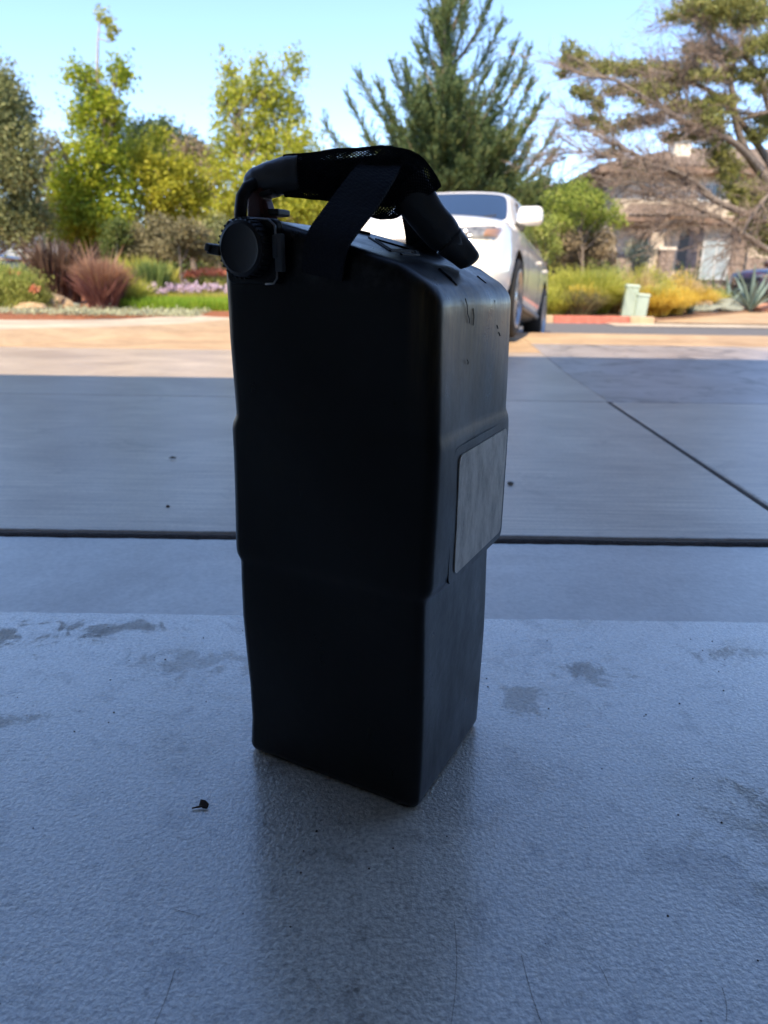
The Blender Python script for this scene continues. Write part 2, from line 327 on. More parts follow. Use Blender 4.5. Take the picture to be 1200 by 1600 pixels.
M['fountain'] = L_('reddish_grass', (.22, .11, .07), (.38, .23, .15), (.52, .38, .25), trans=.3)
M['plume'] = L_('purple_plume', (.14, .06, .06), (.26, .13, .11), trans=.2)
M['bronze'] = L_('bronze_straps', (.045, .03, .025), (.12, .075, .05), trans=.1)
M['grass'] = L_('bright_grass', (.13, .24, .03), (.28, .42, .04), (.42, .5, .08), trans=.4)
M['purple'] = L_('purple_flowers', (.36, .26, .36), (.52, .42, .52), trans=.2)
M['coral'] = L_('coral_flowers', (.5, .12, .07), (.62, .25, .15), (.65, .35, .22), trans=.2)
M['silver'] = L_('silver_groundcover', (.24, .27, .17), (.40, .42, .29), trans=.2)
M['golden'] = L_('golden_grass', (.42, .32, .05), (.66, .50, .09), (.74, .62, .22), trans=.35)
M['ygrass'] = L_('yellow_green_grass', (.24, .26, .05), (.46, .46, .08), (.62, .58, .2), trans=.35)
M['tan'] = L_('tan_grass', (.33, .25, .12), (.52, .41, .22), trans=.3)
M['agave'] = L_('blue_agave', (.10, .15, .13), (.20, .27, .24), trans=.05)
M['strap'] = L_('green_strap_leaves', (.06, .10, .03), (.16, .22, .06), (.26, .31, .1), trans=.2)

# ------------------------------------------------------------------ terrain
def sm(a, b, t):
    t = min(1, max(0, (t-a)/(b-a))); return t*t*(3-2*t)
def interp(xs, ys, x): return float(np.interp(x, xs, ys))
def g(x, y):
    r = interp([-99, 5, 7.3, 8.2, 11, 13.3, 20, 38, 60, 400], [0, 0, .065, .075, -.13, -.07, .09, .60, 1.0, 1.6], y)
    l = interp([-99, 5, 7.3, 10, 14, 20, 38, 60, 400], [0, 0, .04, .08, .16, .27, .55, .9, 1.6], y)
    return l + (r-l)*sm(-1.9, .4, x)
def sheet(name, x0, x1, y0, y1, dz, m, nx=20, ny=20, skirt=0, parent=None, zf=None, ys=None, xs=None):
    """ground-following sheet; x0, x1 may be functions of y"""
    f0 = x0 if callable(x0) else (lambda y: x0); f1 = x1 if callable(x1) else (lambda y: x1)
    ys = ys if ys is not None else [y0+(y1-y0)*j/ny for j in range(ny+1)]
    vs = []; nx = nx if xs is None else len(xs)-1
    for y in ys:
        for i in range(nx+1):
            x = f0(y)+(f1(y)-f0(y))*i/nx if xs is None else xs[i]
            jy = 0
            if skirt and y in (ys[0], ys[-1]): jy = (.0016*math.sin(x*41+y*9)*math.sin(x*17.3)+.0012*math.sin(x*97+y*3))
            vs.append((x, y+jy, (zf or g)(x, y)+dz))
    n = nx+1; J = len(ys)-1
    fs = [(j*n+i, j*n+i+1, (j+1)*n+i+1, (j+1)*n+i) for j in range(J) for i in range(nx)]
    if skirt:
        rim = [i for i in range(n)] + [j*n+nx for j in range(1, J+1)] + [J*n+i for i in range(nx-1, -1, -1)] + [j*n for j in range(J-1, 0, -1)]
        k = len(vs); r = .006
        ctr = lambda p: p
        vs += [(vs[i][0], vs[i][1], vs[i][2]-skirt) for i in rim]; q = len(rim)
        fs += [(rim[i], k+i, k+(i+1) % q, rim[(i+1) % q]) for i in range(q)]
    o = meshobj(name, vs, fs, m, parent)
    return o
gy = [-14, -6, 0, 1.3, 2, 3, 4, 5] + list(np.arange(5.5, 16, .5)) + [17, 18, 20, 23, 26, 30, 35, 42, 50, 65, 90, 130, 200, 300]
gx = [-160, -80, -50, -35, -25, -18, -14, -11, -9, -7, -6, -5, -4, -3, -2.4, -2, -1.6, -1.2, -.8, -.4, 0, .4, .8, 1.5, 2, 3, 4, 5, 6, 8, 10, 12, 15, 18, 25, 35, 50, 80, 160]
tag(sheet('ground', 0, 0, 0, 0, -.04, M['dirt'], ys=gy, xs=gx), kind='structure')
# far wooded hill behind everything
hv = []; hf = []
for j, (yy, base) in enumerate(((120, 0), (150, 3.5), (200, 7), (280, 9), (300, 0))):
    for i in range(41):
        x = -220 + 11*i; hv.append((x, yy, (base*(.75+.35*math.sin(x*.021+1.0)+.15*math.sin(x*.07)) if base else 0)))
hf = [(j*41+i, j*41+i+1, (j+1)*41+i+1, (j+1)*41+i) for j in range(4) for i in range(40)]
tag(meshobj('hill', hv, hf, mat('hill_scrub', (.10, .12, .06), .95, rgb2=(.05, .075, .03), vscale=.25, bump=1, bscale=1.2, bdist=1), smooth=True), kind='structure')

# garage floor and driveway
fl = MB(); 
o = sheet('garage_floor', -2.9, 3.1, -5.4, 1.197, 0, M['floor'], nx=260, ny=24, skirt=.035); tag(o, kind='structure')
o = sheet('door_apron', -2.9, 3.1, 1.203, 1.607, -.003, M['apron'], nx=260, ny=3, skirt=.03); tag(o, kind='structure')
jl = MB(); N = 60
for k in range(N):      # rounded rubbery filler between apron and driveway
    pass
jl.tube([(-6+12.5*k/N, 1.630+.0015*math.sin(k*1.7), -.019+.001*math.sin(k*2.3)) for k in range(N+1)], .0225, 10)
tag(jl.build('expansion_joint', M['joint'], smooth=True), kind='structure')
drive = empty('driveway', (0, 3, 0)); tag(drive, kind='structure')
def child(o):
    o.parent = drive; o.matrix_parent_inverse = drive.matrix_world.inverted() if False else Matrix.Translation((0, -3, 0)); return o
xj = lambda y: 1.085 + .056*(y-1.65)
def bevel(o, wd=.006):
    b = o.modifiers.new('bevel', 'BEVEL'); b.width = wd; b.segments = 3; b.limit_method = 'ANGLE'; b.angle_limit = R(50)
    o.data.polygons.foreach_set('use_smooth', [False]*len(o.data.polygons)); return o
bevel(child(sheet('concrete_slab', -6, lambda y: xj(y)-.012, 1.655, 3.797, 0, M['drive'], nx=240, ny=8, skirt=.035)), .008)
bevel(child(sheet('concrete_slab', lambda y: xj(y)+.012, 6.5, 1.655, 3.797, 0, M['drive'], nx=180, ny=8, skirt=.035)), .008)
bevel(child(sheet('concrete_slab', -6, lambda y: xj(y)-.002, 3.804, 6.2, 0, M['drive'], nx=30, ny=8, skirt=.035)), .003)
bevel(child(sheet('stamped_slab', lambda y: xj(y)+.002, lambda y: 4.7-.45*(y-3.8), 3.804, 6.9, 0, M['stamped'], nx=22, ny=12, skirt=.035)), .003)
child(sheet('concrete_slab', lambda y: 4.704-.45*(y-3.8), 8.5, 3.804, 6.9, 0, M['drive'], nx=10, ny=12, skirt=.035))
child(sheet('concrete_slab', -6.5, lambda y: xj(y)-.002, 6.204, 8.9, 0, M['drive_sunlit'], nx=40, ny=12, skirt=.035))
child(sheet('concrete_slab', lambda y: xj(y)+.002, 12, 6.904, 8.9, 0, M['drive_sunlit'], nx=30, ny=12, skirt=.035))
fj = MB()
for (y0, y1) in ((1.64, 3.8),):
    fj.tube([(xj(y), y, -.012) for y in np.linspace(y0, y1, 30)], .0115, 6)
tag(fj.build('joint_filler', M['joint'], smooth=True), kind='structure')
# street, gutter and the opposite driveway
tag(sheet('street', -4, 60, 8.904, 13.3, -.006, M['asphalt'], nx=60, ny=18), kind='structure')
def opp(x, y):
    return g(x, y)
tag(sheet('gutter', lambda y: 4.0, 60, 12.7, 13.35, .004, M['walk'], nx=30, ny=4), kind='structure')
cb = MB()
def curb_run(name, x0, x1, m, n=10):
    vs = []; fs = []
    for i in range(n+1):
        x = x0+(x1-x0)*i/n; z = g(x, 13.35)
        vs += [(x, 13.35, z-.04), (x, 13.37, z+.10), (x, 13.40, z+.12), (x, 13.56, z+.12), (x, 13.58, z-.04)]
    fs = [(i*5+k, (i+1)*5+k, (i+1)*5+k+1, i*5+k+1) for i in range(n) for k in range(4)]
    return tag(meshobj(name, vs, fs, m), kind='structure')
curb_run('curb', -4, 3.05, M['curb'], 14); curb_run('red_curb', 3.06, 4.45, M['red_curb']); curb_run('curb', 4.46, 4.9, M['curb'], 3)
tag(sheet('neighbour_driveway', lambda y: 4.92+max(0, y-13.6)/.97, 30, 13.36, 24, .02, M['drive_sunlit'], nx=24, ny=24), kind='structure')
# left: rolled curb with walk behind it
poly = [Vector(p) for p in ((-14, 3.6), (-9, 4.1), (-6, 4.9), (-4.4, 5.55), (-3.36, 6.25), (-2.6, 7.2), (-2.05, 8.5), (-1.75, 9.6), (-1.2, 10.6), (0, 11.2), (1.0, 11.5))]
def poly_n(i):
    t = (poly[min(i+1, len(poly)-1)]-poly[max(i-1, 0)]).normalized(); return Vector((-t.y, t.x))
def run(name, prof, m, ra=None):
    vs = []; fs = []; n = len(prof)
    fine = []
    for i in range(len(poly)-1):
        for k in range(4): fine.append((poly[i].lerp(poly[i+1], k/4), poly_n(i).lerp(poly_n(i+1), k/4).normalized()))
    fine.append((poly[-1], poly_n(len(poly)-1)))
    for p, nn in fine:
        taper = 1-.75*sm(-3.2, -1.6, p.x)
        for off, h in prof:
            q = p+nn*off*(.4+.6*taper); vs.append((q.x, q.y, g(q.x, q.y)+h*taper+.004))
    fs = [(i*n+k, i*n+k+1, (i+1)*n+k+1, (i+1)*n+k) for i in range(len(fine)-1) for k in range(n-1)]
    return tag(meshobj(name, vs, fs, m, smooth=True), kind='structure')
run('curb', [(-.02, -.02), (0, .0), (.08, .012), (.2, .035), (.38, .075), (.5, .088), (.56, .09)], M['curb'])
run('sidewalk', [(.56, .086), (.6, .092), (1.2, .095), (1.8, .10), (2.3, .10)], M['walk'])
# mulch bed behind the walk
tag(sheet('mulch_bed', -22, 1.2, 9.2, 16.5, .05, M['mulch'], nx=60, ny=24, zf=lambda x, y: g(x, y)+.03*math.sin(x*1.3)*math.sin(y*1.1)+.015*math.sin(x*5+y*3) - .12*(1-sm(9.2, 10.3, y+max(0, -x-3)*.28))), kind='structure')
bd = []
for j in range(25):
    for i in range(45):
        x = 3.0+14*i/44; y0 = max(13.6, 13.6+(x-4.95)*.97); y = y0+.02+(j/24)**1.5*9
        bd.append((x, y, g(x, y)+(.06 if j else .0)+(.04*math.sin(x*1.9)*math.sin(y*1.4) if j > 1 else 0)))
tag(meshobj('planting_bed', bd, [(j*45+i, j*45+i+1, (j+1)*45+i+1, (j+1)*45+i) for j in range(24) for i in range(44)], M['dirt'], smooth=True), kind='structure')

# ------------------------------------------------------------------ own house round the garage (throws the big shade)
gh = empty('garage_house', (0, 1.2, 0)); tag(gh, 'garage interior with open door framing the view onto the driveway', 'garage')
def gpart(name, boxes, m):
    b = MB()
    for c, d in boxes: b.box((c[0], c[1]-1.2, c[2]), d)
    return b.build(name, m, gh)
gpart('side_wall', [((-3.0, -2.1, 1.35), (.16, 6.6, 2.78))], M['drywall'])
gpart('side_wall', [((3.2, -2.1, 1.35), (.16, 6.6, 2.78))], M['drywall'])
gpart('back_wall', [((.1, -5.48, 1.35), (6.6, .16, 2.78))], M['drywall'])
gpart('garage_ceiling', [((.1, -2.1, 2.83), (6.6, 6.9, .14))], M['drywall'])
gpart('front_wall', [((-6.0, 1.12, 1.6), (6.2, .16, 3.24)), ((6.2, 1.12, 1.6), (6.2, .16, 3.24)), ((.1, 1.12, 2.77), (6.0, .158, .9))], M['stucco'])
gpart('upper_wall', [((3.8, -2.0, 4.1), (10.0, 5.6, 1.6))], M['stucco'])
def roof(name, x0, x1, yf, zf_, yb, zr, th=.16):
    ym = (yf+yb)/2; v = []
    for x in (x0, x1):
        for (y, z) in ((yf, zf_), (ym, zr), (yb, zf_), (yb, zf_-th), (ym, zr-th), (yf, zf_-th)): v.append((x, y-1.2, z))
    f = [(0, 1, 7, 6), (1, 2, 8, 7), (2, 3, 9, 8), (3, 4, 10, 9), (4, 5, 11, 10), (5, 0, 6, 11), (0, 5, 4, 1), (1, 4, 3, 2), (6, 7, 10, 11), (7, 8, 9, 10)]
    b = MB(); b.add(v, f); return b.build(name, M['rooft'], gh)
roof('lower_roof', -10.0, -1.4, 1.62, 3.36, -6.2, 4.6)
roof('upper_roof', -1.5, 9.8, 1.66, 4.92, -5.6, 5.9)

# ================================================================== the black plastic can
CA = Vector((0.0430, 0.6827, 0)); CANG = R(-27.58)
can = empty('plastic_can', CA, (0, 0, CANG))
tag(can, 'tall black plastic can with wrapped carry handle standing on the garage floor', 'can')
U, V = Vector((math.cos(CANG), math.sin(CANG), 0)), Vector((-math.sin(CANG), math.cos(CANG), 0))
def L3(px, py, v):        # photo direction met with the plane v = const of the can, in can coordinates
    d = at(px, py, 1.0) - Vector((0, 0, CAM_H)); n = V
    t = (CA.dot(n)+v)/(d.dot(n)); P = Vector((0, 0, CAM_H))+d*t
    return Vector(((P-CA).dot(U), v, P.z))
def T(u):
    return interp([-.260, -.247, -.238, -.225, -.2, -.15, -.10, -.05, -.035, -.026, -.01, .004, .012], [.650, .657, .661, .6635, .6615, .6495, .6355, .6215, .617, .611, .602, .593, .588], u)
def outline(u0, u1, v0, v1, r, step=.009, nc=7):
    pts = []
    cs = [((u1-r, v0+r), -90), ((u1-r, v1-r), 0), ((u0+r, v1-r), 90), ((u0+r, v0+r), 180)]
    for i, ((cx, cy), a0) in enumerate(cs):
        arc = [(cx+r*math.cos(R(a0+90*k/nc)), cy+r*math.sin(R(a0+90*k/nc))) for k in range(nc+1)]
        if pts:
            p = pts[-1]; q = arc[0]; n = NSEG[i-1]
            pts += [(p[0]+(q[0]-p[0])*k/n, p[1]+(q[1]-p[1])*k/n) for k in range(1, n)]
        pts += arc
    p = pts[-1]; q = pts[0]; n = NSEG[3]
    pts += [(p[0]+(q[0]-p[0])*k/n, p[1]+(q[1]-p[1])*k/n) for k in range(1, n)]
    return pts
NSEG = [18, 24, 18, 24]
rings = []
lo = lambda z: (-.2485+.001*z, 0+.004*z, 0, .2095+.006*z)
def ring(z, e=0, box=None, r=.011):
    u0, u1, v0, v1 = box or lo(z); rings.append([(u, v, z) for u, v in outline(u0+e, u1-e, v0+e, v1-e, max(.002, r-e*.3))])
for z, e in ((0, .012), (.001, .007), (.004, .0025), (.008, .0006), (.013, 0)): ring(z, e)
for z in (.05, .10, .15, .20, .25, .268): ring(z, .0008*math.sin(z*25))
band = (-.2535, .0085, -.0022, .2330)
for z, k in ((.274, .1), (.278, .4), (.283, .8), (.289, .97), (.295, 1)):
    a = lo(z); ring(z, 0, tuple(a[i]+(band[i]-a[i])*k for i in range(4)), .013)
for z in (.33, .37, .41, .436): ring(z, 0, band, .013)
up = lambda z: (-.2475-.004*(z-.45), .0068+.002*(z-.45), -.001, .2245+.01*(z-.45))
for z, k in ((.440, .95), (.4445, .75), (.449, .35), (.4525, .08), (.457, 0)):
    a = up(z); ring(z, 0, tuple(a[i]+(band[i]-a[i])*k for i in range(4)), .014)
for z in (.48, .50, .52, .54): ring(z, 0, up(z), .014)
box = up(.57)
top0 = outline(*box, .015)
def clampT(u): return T(u)
for k in (0, .35, .7, 1.0):
    rings.append([(u, v, .545+(clampT(u)-.014-.545)*(k*.9+.1)) for u, v in top0])
rr = .013
for e in (.0008, .0025, .005, .0085, .013):
    rings.append([(u, v, clampT(u)-rr+math.sqrt(max(0, rr*rr-(rr-e)**2))) for u, v in outline(box[0]+e, box[1]-e, box[2]+e, box[3]-e, .015-e*.4)])
base = outline(box[0]+.013, box[1]-.013, box[2]+.013, box[3]-.013, .01); cu, cv = -.12, .11
def topz(u, v):
    z = clampT(u)
    # shallow raised lip along the front edge and a sunk panel
    z -= .0022*sm(.022, .034, v)*sm(.022, .034, .2235-v)*sm(-.235, -.20, u)*(1-sm(-.06, -.035, u))
    return z
NR = 12
for k in range(1, NR+1):
    s = 1-k/(NR+.4)
    rings.append([(cu+(u-cu)*s, cv+(v-cv)*s, topz(cu+(u-cu)*s, cv+(v-cv)*s)) for u, v in base])
n = len(rings[0]); cv_ = []; cf = []
for j, rg in enumerate(rings): cv_ += rg
cf = [(j*n+i, j*n+(i+1) % n, (j+1)*n+(i+1) % n, (j+1)*n+i) for j in range(len(rings)-1) for i in range(n)]
cf += [tuple(range(n))[::-1], tuple((len(rings)-1)*n+i for i in range(n))]
# slight warps of a blow-moulded wall
wob = [(x + .0012*math.sin(y*31+z*17), y + .0016*math.sin(x*24+z*19), z) if z > .02 else (x, y, z) for x, y, z in cv_]
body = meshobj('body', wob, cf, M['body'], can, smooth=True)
fix_normals(body)

# label on the right-hand face
def rrect(a0, a1, z0, z1, r, n=5):
    out = []
    for (cx, cz), s in (((a1-r, z0+r), -90), ((a1-r, z1-r), 0), ((a0+r, z1-r), 90), ((a0+r, z0+r), 180)):
        out += [(cx+r*math.cos(R(s+90*k/n)), cz+r*math.sin(R(s+90*k/n))) for k in range(n+1)]
    return out
def side_plate(name, pts, x0, x1, m, parent):
    n = len(pts); vs = [(x0, a, z) for a, z in pts]+[(x1, a, z) for a, z in pts]
    fs = [tuple(range(n, 2*n)), tuple(range(n))[::-1]] + [(i, (i+1) % n, n+(i+1) % n, n+i) for i in range(n)]
    return fix_normals(meshobj(name, vs, fs, m, parent))
ub = .0085
sheared = [(a, z+.004*(a-.06)/.15) for a, z in rrect(.060, .2165, .287, .4245, .008)]
side_plate('label', sheared, ub-.001, ub+.0022, M['label'], can)
side_plate('label_border', [(a, z+.004*(a-.06)/.15) for a, z in rrect(.046, .2255, .2905-.013, .4345, .012)], ub-.002, ub+.0008, M['body'], can)

# cap with its bracket
cc = Vector((-.2045, 0, .6300))
b = MB(); b.lathe(cc+Vector((0, .004, 0)), (0, -1, 0), [(0, .022), (.006, .023), (.0065, .0275), (.008, .0288), (.014, .0292), (.017, .0284), (.024, .0282), (.027, .0268), (.0285, .0235), (.0275, .0205), (.0275, 0.001)], 48)
capo = b.build('cap', M['cap'], can, smooth=True)
es = capo.modifiers.new('edge', 'EDGE_SPLIT'); es.split_angle = R(40)
for k in range(28):
    pass
b = MB()
for k in range(30):
    th = 2*math.pi*k/30
    b.box(cc+Vector((math.cos(th)*.0287, -.0155, math.sin(th)*.0287)), (.0018, .013, .0020), ry=-th)
b.build('grip_rib', M['cap'], capo)['kind'] = 'stuff'
b = MB(); b.box(cc+Vector((-.034, -.018, -.001)), (.018, .014, .010), ry=.12, taper=.8); b.box(cc+Vector((-.040, -.018, .001)), (.007, .018, .008), ry=.3)
b.build('cap_tab', M['cap'], capo, bevel=.0015)
b = MB(); pts = rrect(cc.x-.031, cc.x+.036, cc.z-.034, cc.z+.0285, .008)
nn = len(pts); b.add([(x, .002, z) for x, z in pts]+[(x, -.008, z) for x, z in pts], [tuple(range(nn, 2*nn)), tuple(range(nn))] + [(i, (i+1) % nn, nn+(i+1) % nn, nn+i) for i in range(nn)])
br = b.build('cap_bracket', M['body'], can, bevel=.0015)
b = MB(); pp = [(x, -.0095, z) for x, z in rrect(cc.x-.031, cc.x+.036, cc.z-.034, cc.z+.0285, .008)]
b.tube(pp[-5:]+pp[:22][::1][:0]+[pp[0]], .0011, 6) if False else None
ups = [(cc.x-.022, -.010, cc.z+.0275), (cc.x+.012, -.0105, cc.z+.0283), (cc.x+.027, -.0105, cc.z+.0275), (cc.x+.0345, -.0105, cc.z+.022), (cc.x+.0355, -.0105, cc.z+.010)]
b.tube(ups, .0012, 6)
b.tube([(cc.x+.0355, -.0105, cc.z-.020), (cc.x+.0355, -.0105, cc.z-.028), (cc.x+.031, -.0105, cc.z-.0335), (cc.x+.021, -.0105, cc.z-.034)], .0012, 6)
b.build('wire_bail', M['steel'], br, smooth=True)
b = MB(); b.box((cc.x+.0385, -.0085, cc.z-.004), (.009, .007, .036)); b.box((cc.x+.035, -.011, cc.z+.002), (.006, .004, .022)); b.build('hinge_block', mat('grey_plastic', (.10, .105, .11), .5), br, bevel=.0012)

# engraved emblem on the top: an open triangle with a small one beside it
b = MB()
def strip(pts, wd=.0014, h=.0006):
    for p, q in zip(pts[:-1], pts[1:]):
        p = Vector(p); q = Vector(q); d = (q-p); n = Vector((-d.y, d.x)).normalized()*wd; k = 7
        vs = []; fs = []
        for i in range(k+1):
            c = p.lerp(q, i/k)
            for s in (-1, 1):
                e = c+n*s; vs.append((e.x, e.y, topz(e.x, e.y)+h+.0012))
            for s in (1, -1):
                e = c+n*s; vs.append((e.x, e.y, topz(e.x, e.y)-.002))
        for i in range(k):
            for a in range(4): fs.append((i*4+a, i*4+(a+1) % 4, i*4+4+(a+1) % 4, i*4+4+a))
        fs += [(0, 1, 2, 3), (k*4+3, k*4+2, k*4+1, k*4)]
        b.add(vs, fs)
strip([(-.155, .156), (-.089, .083), (-.098, .170)]); strip([(-.149, .160), (-.104, .178), (-.084, .144)], .0018)
strip([(-.142, .150), (-.096, .098), (-.102, .163)]); strip([(-.077, .086), (-.090, .135), (-.083, .143), (-.077, .086)], .0013)
strip([(-.200, .195), (-.178, .200)], .0014)
b.build('emblem', M['groove'], can)
# scratches and scuffs near the upper right edge
b = MB()
def scr(ptl, rad):
    b.tube(ptl, rad, 5)
xr = lambda z: up(z)[1]+.0004
for v0, z0, v1, z1 in ((.062, .585, .070, .570), (.070, .570, .076, .561), (.150, .582, .148, .566), (.148, .566, .157, .556), (.157, .556, .165, .549), (.165, .549, .163, .543), (.085, .575, .088, .558), (.150, .531, .153, .527), (.075, .524, .078, .519), (.13, .553, .14, .5515)):
    scr([(xr(z0), v0, z0), (xr((z0+z1)/2)+.0004, (v0+v1)/2+.001, (z0+z1)/2), (xr(z1), v1, z1)], .0005)
b.build('scratch', M['groove'], can, smooth=True)
b = MB()
scr([(-.028, .075, T(-.028)+.0004), (-.012, .068, T(-.012)+.0006), (-.004, .064, T(-.004)-.001)], .0018)
scr([(-.018, .16, T(-.018)+.0004), (-.006, .155, T(-.006)+.0002)], .0012)
b.build('gouge', M['groove'], can, smooth=True)
b = MB()
for v0, z0 in ((.16, .555), (.168, .547)):
    b.tube([(xr(z0)+.0008, v0, z0), (xr(z0)+.0009, v0+.005, z0-.004)], .0007, 5)
b.build('pale_nick', M['scuff'], can, smooth=True)

# ---- carry handle: core rod, vinyl ends, net sleeve, webbing loops
def bake(pl):  # px, py, depth v, radius px -> point, radius
    out = []
    for px, py, v, r in pl:
        p = L3(px, py, v); out.append((p, r/1290.0))
    return out
def smoothpath(pr, k=6):
    pts = []; rad = []
    P = [p for p, r in pr]; Q = [r for p, r in pr]; n = len(P)
    for i in range(n-1):
        p0, p1, p2, p3 = P[max(i-1, 0)], P[i], P[i+1], P[min(i+2, n-1)]
        for j in range(k):
            t = j/k; pts.append(.5*((2*p1)+(p2-p0)*t+(2*p0-5*p1+4*p2-p3)*t*t+(3*p1-p0-3*p2+p3)*t**3)); rad.append(Q[i]+(Q[i+1]-Q[i])*t)
    pts.append(P[-1]); rad.append(Q[-1]); return pts, rad
def oval_tube(pr, n, squash, k=6, wob=0.0, closed=True):
    pts, rad = smoothpath(pr, k); vs = []; N = len(pts); across = Vector((0, 1, 0))
    for i in range(N):
        t = (pts[min(i+1, N-1)]-pts[max(i-1, 0)]).normalized(); a = (across-t*across.dot(t)).normalized(); c = t.cross(a)
        for q in range(n):
            th = 2*math.pi*q/n; rr_ = rad[i]*(1+wob*math.sin(3*th+i*.35)+wob*.7*math.sin(i*.9+q))
            vs.append(pts[i]+c*math.cos(th)*rr_+a*math.sin(th)*rr_*squash)
    fs = [(i*n+q, i*n+(q+1) % n, (i+1)*n+(q+1) % n, (i+1)*n+q) for i in range(N-1) for q in range(n)]
    if closed: fs += [tuple(range(n))[::-1], tuple((N-1)*n+q for q in range(n))]
    return vs, fs
hd = empty('carry_handle', (0, 0, 0)); hd.parent = can
core = [(400, 287, .045, 9), (450, 276, .055, 20), (500, 277, .068, 22), (530, 280, .075, 25), (570, 282, .085, 30), (605, 283, .09, 33), (640, 292, .10, 24), (690, 350, .115, 12), (726, 402, .13, 8)]
vs, fs = oval_tube(bake(core), 14, .6); fix_normals(meshobj('core_rod', vs, fs, M['web'], hd, True))
vs, fs = oval_tube(bake([(387, 289, .045, 8), (390, 288, .045, 15), (402, 285, .047, 20), (425, 279, .05, 22.5), (452, 274, .055, 24.5), (470, 272, .058, 24)]), 26, .8, wob=.018)
fix_normals(meshobj('vinyl_wrap', vs, fs, M['vinyl'], hd, True))
vs, fs = oval_tube(bake([(636, 292, .10, 30), (650, 312, .10, 28), (670, 340, .105, 26), (690, 364, .112, 25.5), (700, 375, .116, 22), (702, 377, .117, 23), (718, 392, .125, 19.5), (731, 405, .130, 17), (733, 407, .131, 16.4), (734, 408, .1315, 13)]), 26, .6, wob=.006)
fix_normals(meshobj('vinyl_wrap', vs, fs, M['vinyl'], hd, True))
net = [(444, 275, .053, 25.5), (470, 275, .058, 27), (500, 275, .066, 29.5), (530, 275, .074, 33), (560, 280, .082, 38.5), (590, 285, .088, 44.5), (612, 286, .092, 44.5), (634, 286, .096, 38), (652, 300, .100, 32), (662, 314, .103, 29)]
vs, fs = oval_tube(bake(net), 42, .5, k=9, closed=False, wob=.01)
# diamond net: offset alternate rings by half a cell
n_ = 42; N_ = len(vs)//n_; v2 = []; f2 = []
for i in range(N_):
    for q in range(n_):
        a = vs[i*n_+q]; bq = vs[i*n_+(q+1) % n_]; v2.append(a if i % 2 == 0 else (a+bq)*.5)
for i in range(0, N_-2, 1):
    for q in range(n_):
        if i % 2 == 0: f2.append((i*n_+q, (i+1)*n_+q, (i+2)*n_+q, (i+1)*n_+(q-1) % n_)) 
        else: f2.append((i*n_+q, (i+1)*n_+(q+1) % n_, (i+2)*n_+q, (i+1)*n_+q))
sl = meshobj('net_sleeve', v2, f2, M['meshfab'], hd)
wf = sl.modifiers.new('wire', 'WIREFRAME'); wf.thickness = .0017; wf.use_even_offset = False
# frayed threads on top of the sleeve
b = MB()
for k in range(26):
    p = L3(568+rnd.random()*34, 243+rnd.random()*3, .085+rnd.uniform(-.006, .006)); d = Vector((rnd.uniform(-.6, .9), rnd.uniform(-.4, .4), 1)).normalized()*rnd.uniform(.003, .009)
    b.tube([p, p+d*.6, p+d+Vector((rnd.uniform(-.001, .001), 0, -.0005))], .00022, 4)
fr = b.build('frayed_thread', M['web'], hd); fr['kind'] = 'stuff'
def ribbon(name, A_, B_, th=.003, k=5, m=None, serr=.0006, across=10):
    """webbing between two edge lines, with thickness and a ribbed edge"""
    pa, _ = smoothpath([(a, 0) for a in A_], k*3); pb, _ = smoothpath([(q, 0) for q in B_], k*3); vs = []; N = len(pa)
    nrm = []
    for i in range(N):
        t = (pa[min(i+1, N-1)]-pa[max(i-1, 0)]+pb[min(i+1, N-1)]-pb[max(i-1, 0)]).normalized(); s = (pb[i]-pa[i]).normalized(); nrm.append(t.cross(s).normalized())
    W = across
    for sgn in (0, 1):
        for i in range(N):
            s = (pb[i]-pa[i]).normalized()*(serr if i % 2 else 0)
            for j in range(W+1):
                p = (pa[i]-s).lerp(pb[i]+s, j/W); vs.append(p+nrm[i]*(th*sgn+(.0003 if (i+j) % 2 else 0)))
    q = N*(W+1); fs = []
    for i in range(N-1):
        for j in range(W):
            a = i*(W+1)+j; fs += [(a, a+1, a+W+2, a+W+1), (q+a, q+a+W+1, q+a+W+2, q+a+1)]
        a = i*(W+1); fs.append((a, a+W+1, q+a+W+1, q+a)); a += W; fs.append((a, q+a, q+a+W+1, a+W+1))
    fs += [tuple(j for j in range(W+1))+tuple(q+j for j in range(W, -1, -1))]; a = (N-1)*(W+1); fs += [tuple(a+j for j in range(W, -1, -1))+tuple(q+a+j for j in range(W+1))]
    return fix_normals(meshobj(name, vs, fs, m or M['web'], hd, False))
ribbon('webbing_strap',
       [L3(572, 252, .085), L3(548, 276, .055), L3(521, 312, .030), L3(502, 337, .012), L3(484, 364, -.0035), L3(478, 388, -.0055), L3(474, 425, -.0045)],
       [L3(628, 262, .085), L3(612, 290, .055), L3(588, 328, .030), L3(568, 354, .012), L3(547, 384, -.0035), L3(540, 405, -.0055), L3(536, 440, -.0045)], th=.0035, k=6)
ribbon('webbing_strap',
       [L3(596, 246, .088), L3(606, 243, .105), L3(618, 262, .135), L3(624, 300, .17), L3(632, 345, .20), L3(636, 372, .224), L3(637, 400, .2315)],
       [L3(628, 241, .088), L3(644, 242, .105), L3(660, 262, .130), L3(672, 300, .155), L3(688, 345, .185), L3(698, 386, .222), L3(700, 415, .2315)], th=.003, k=6)
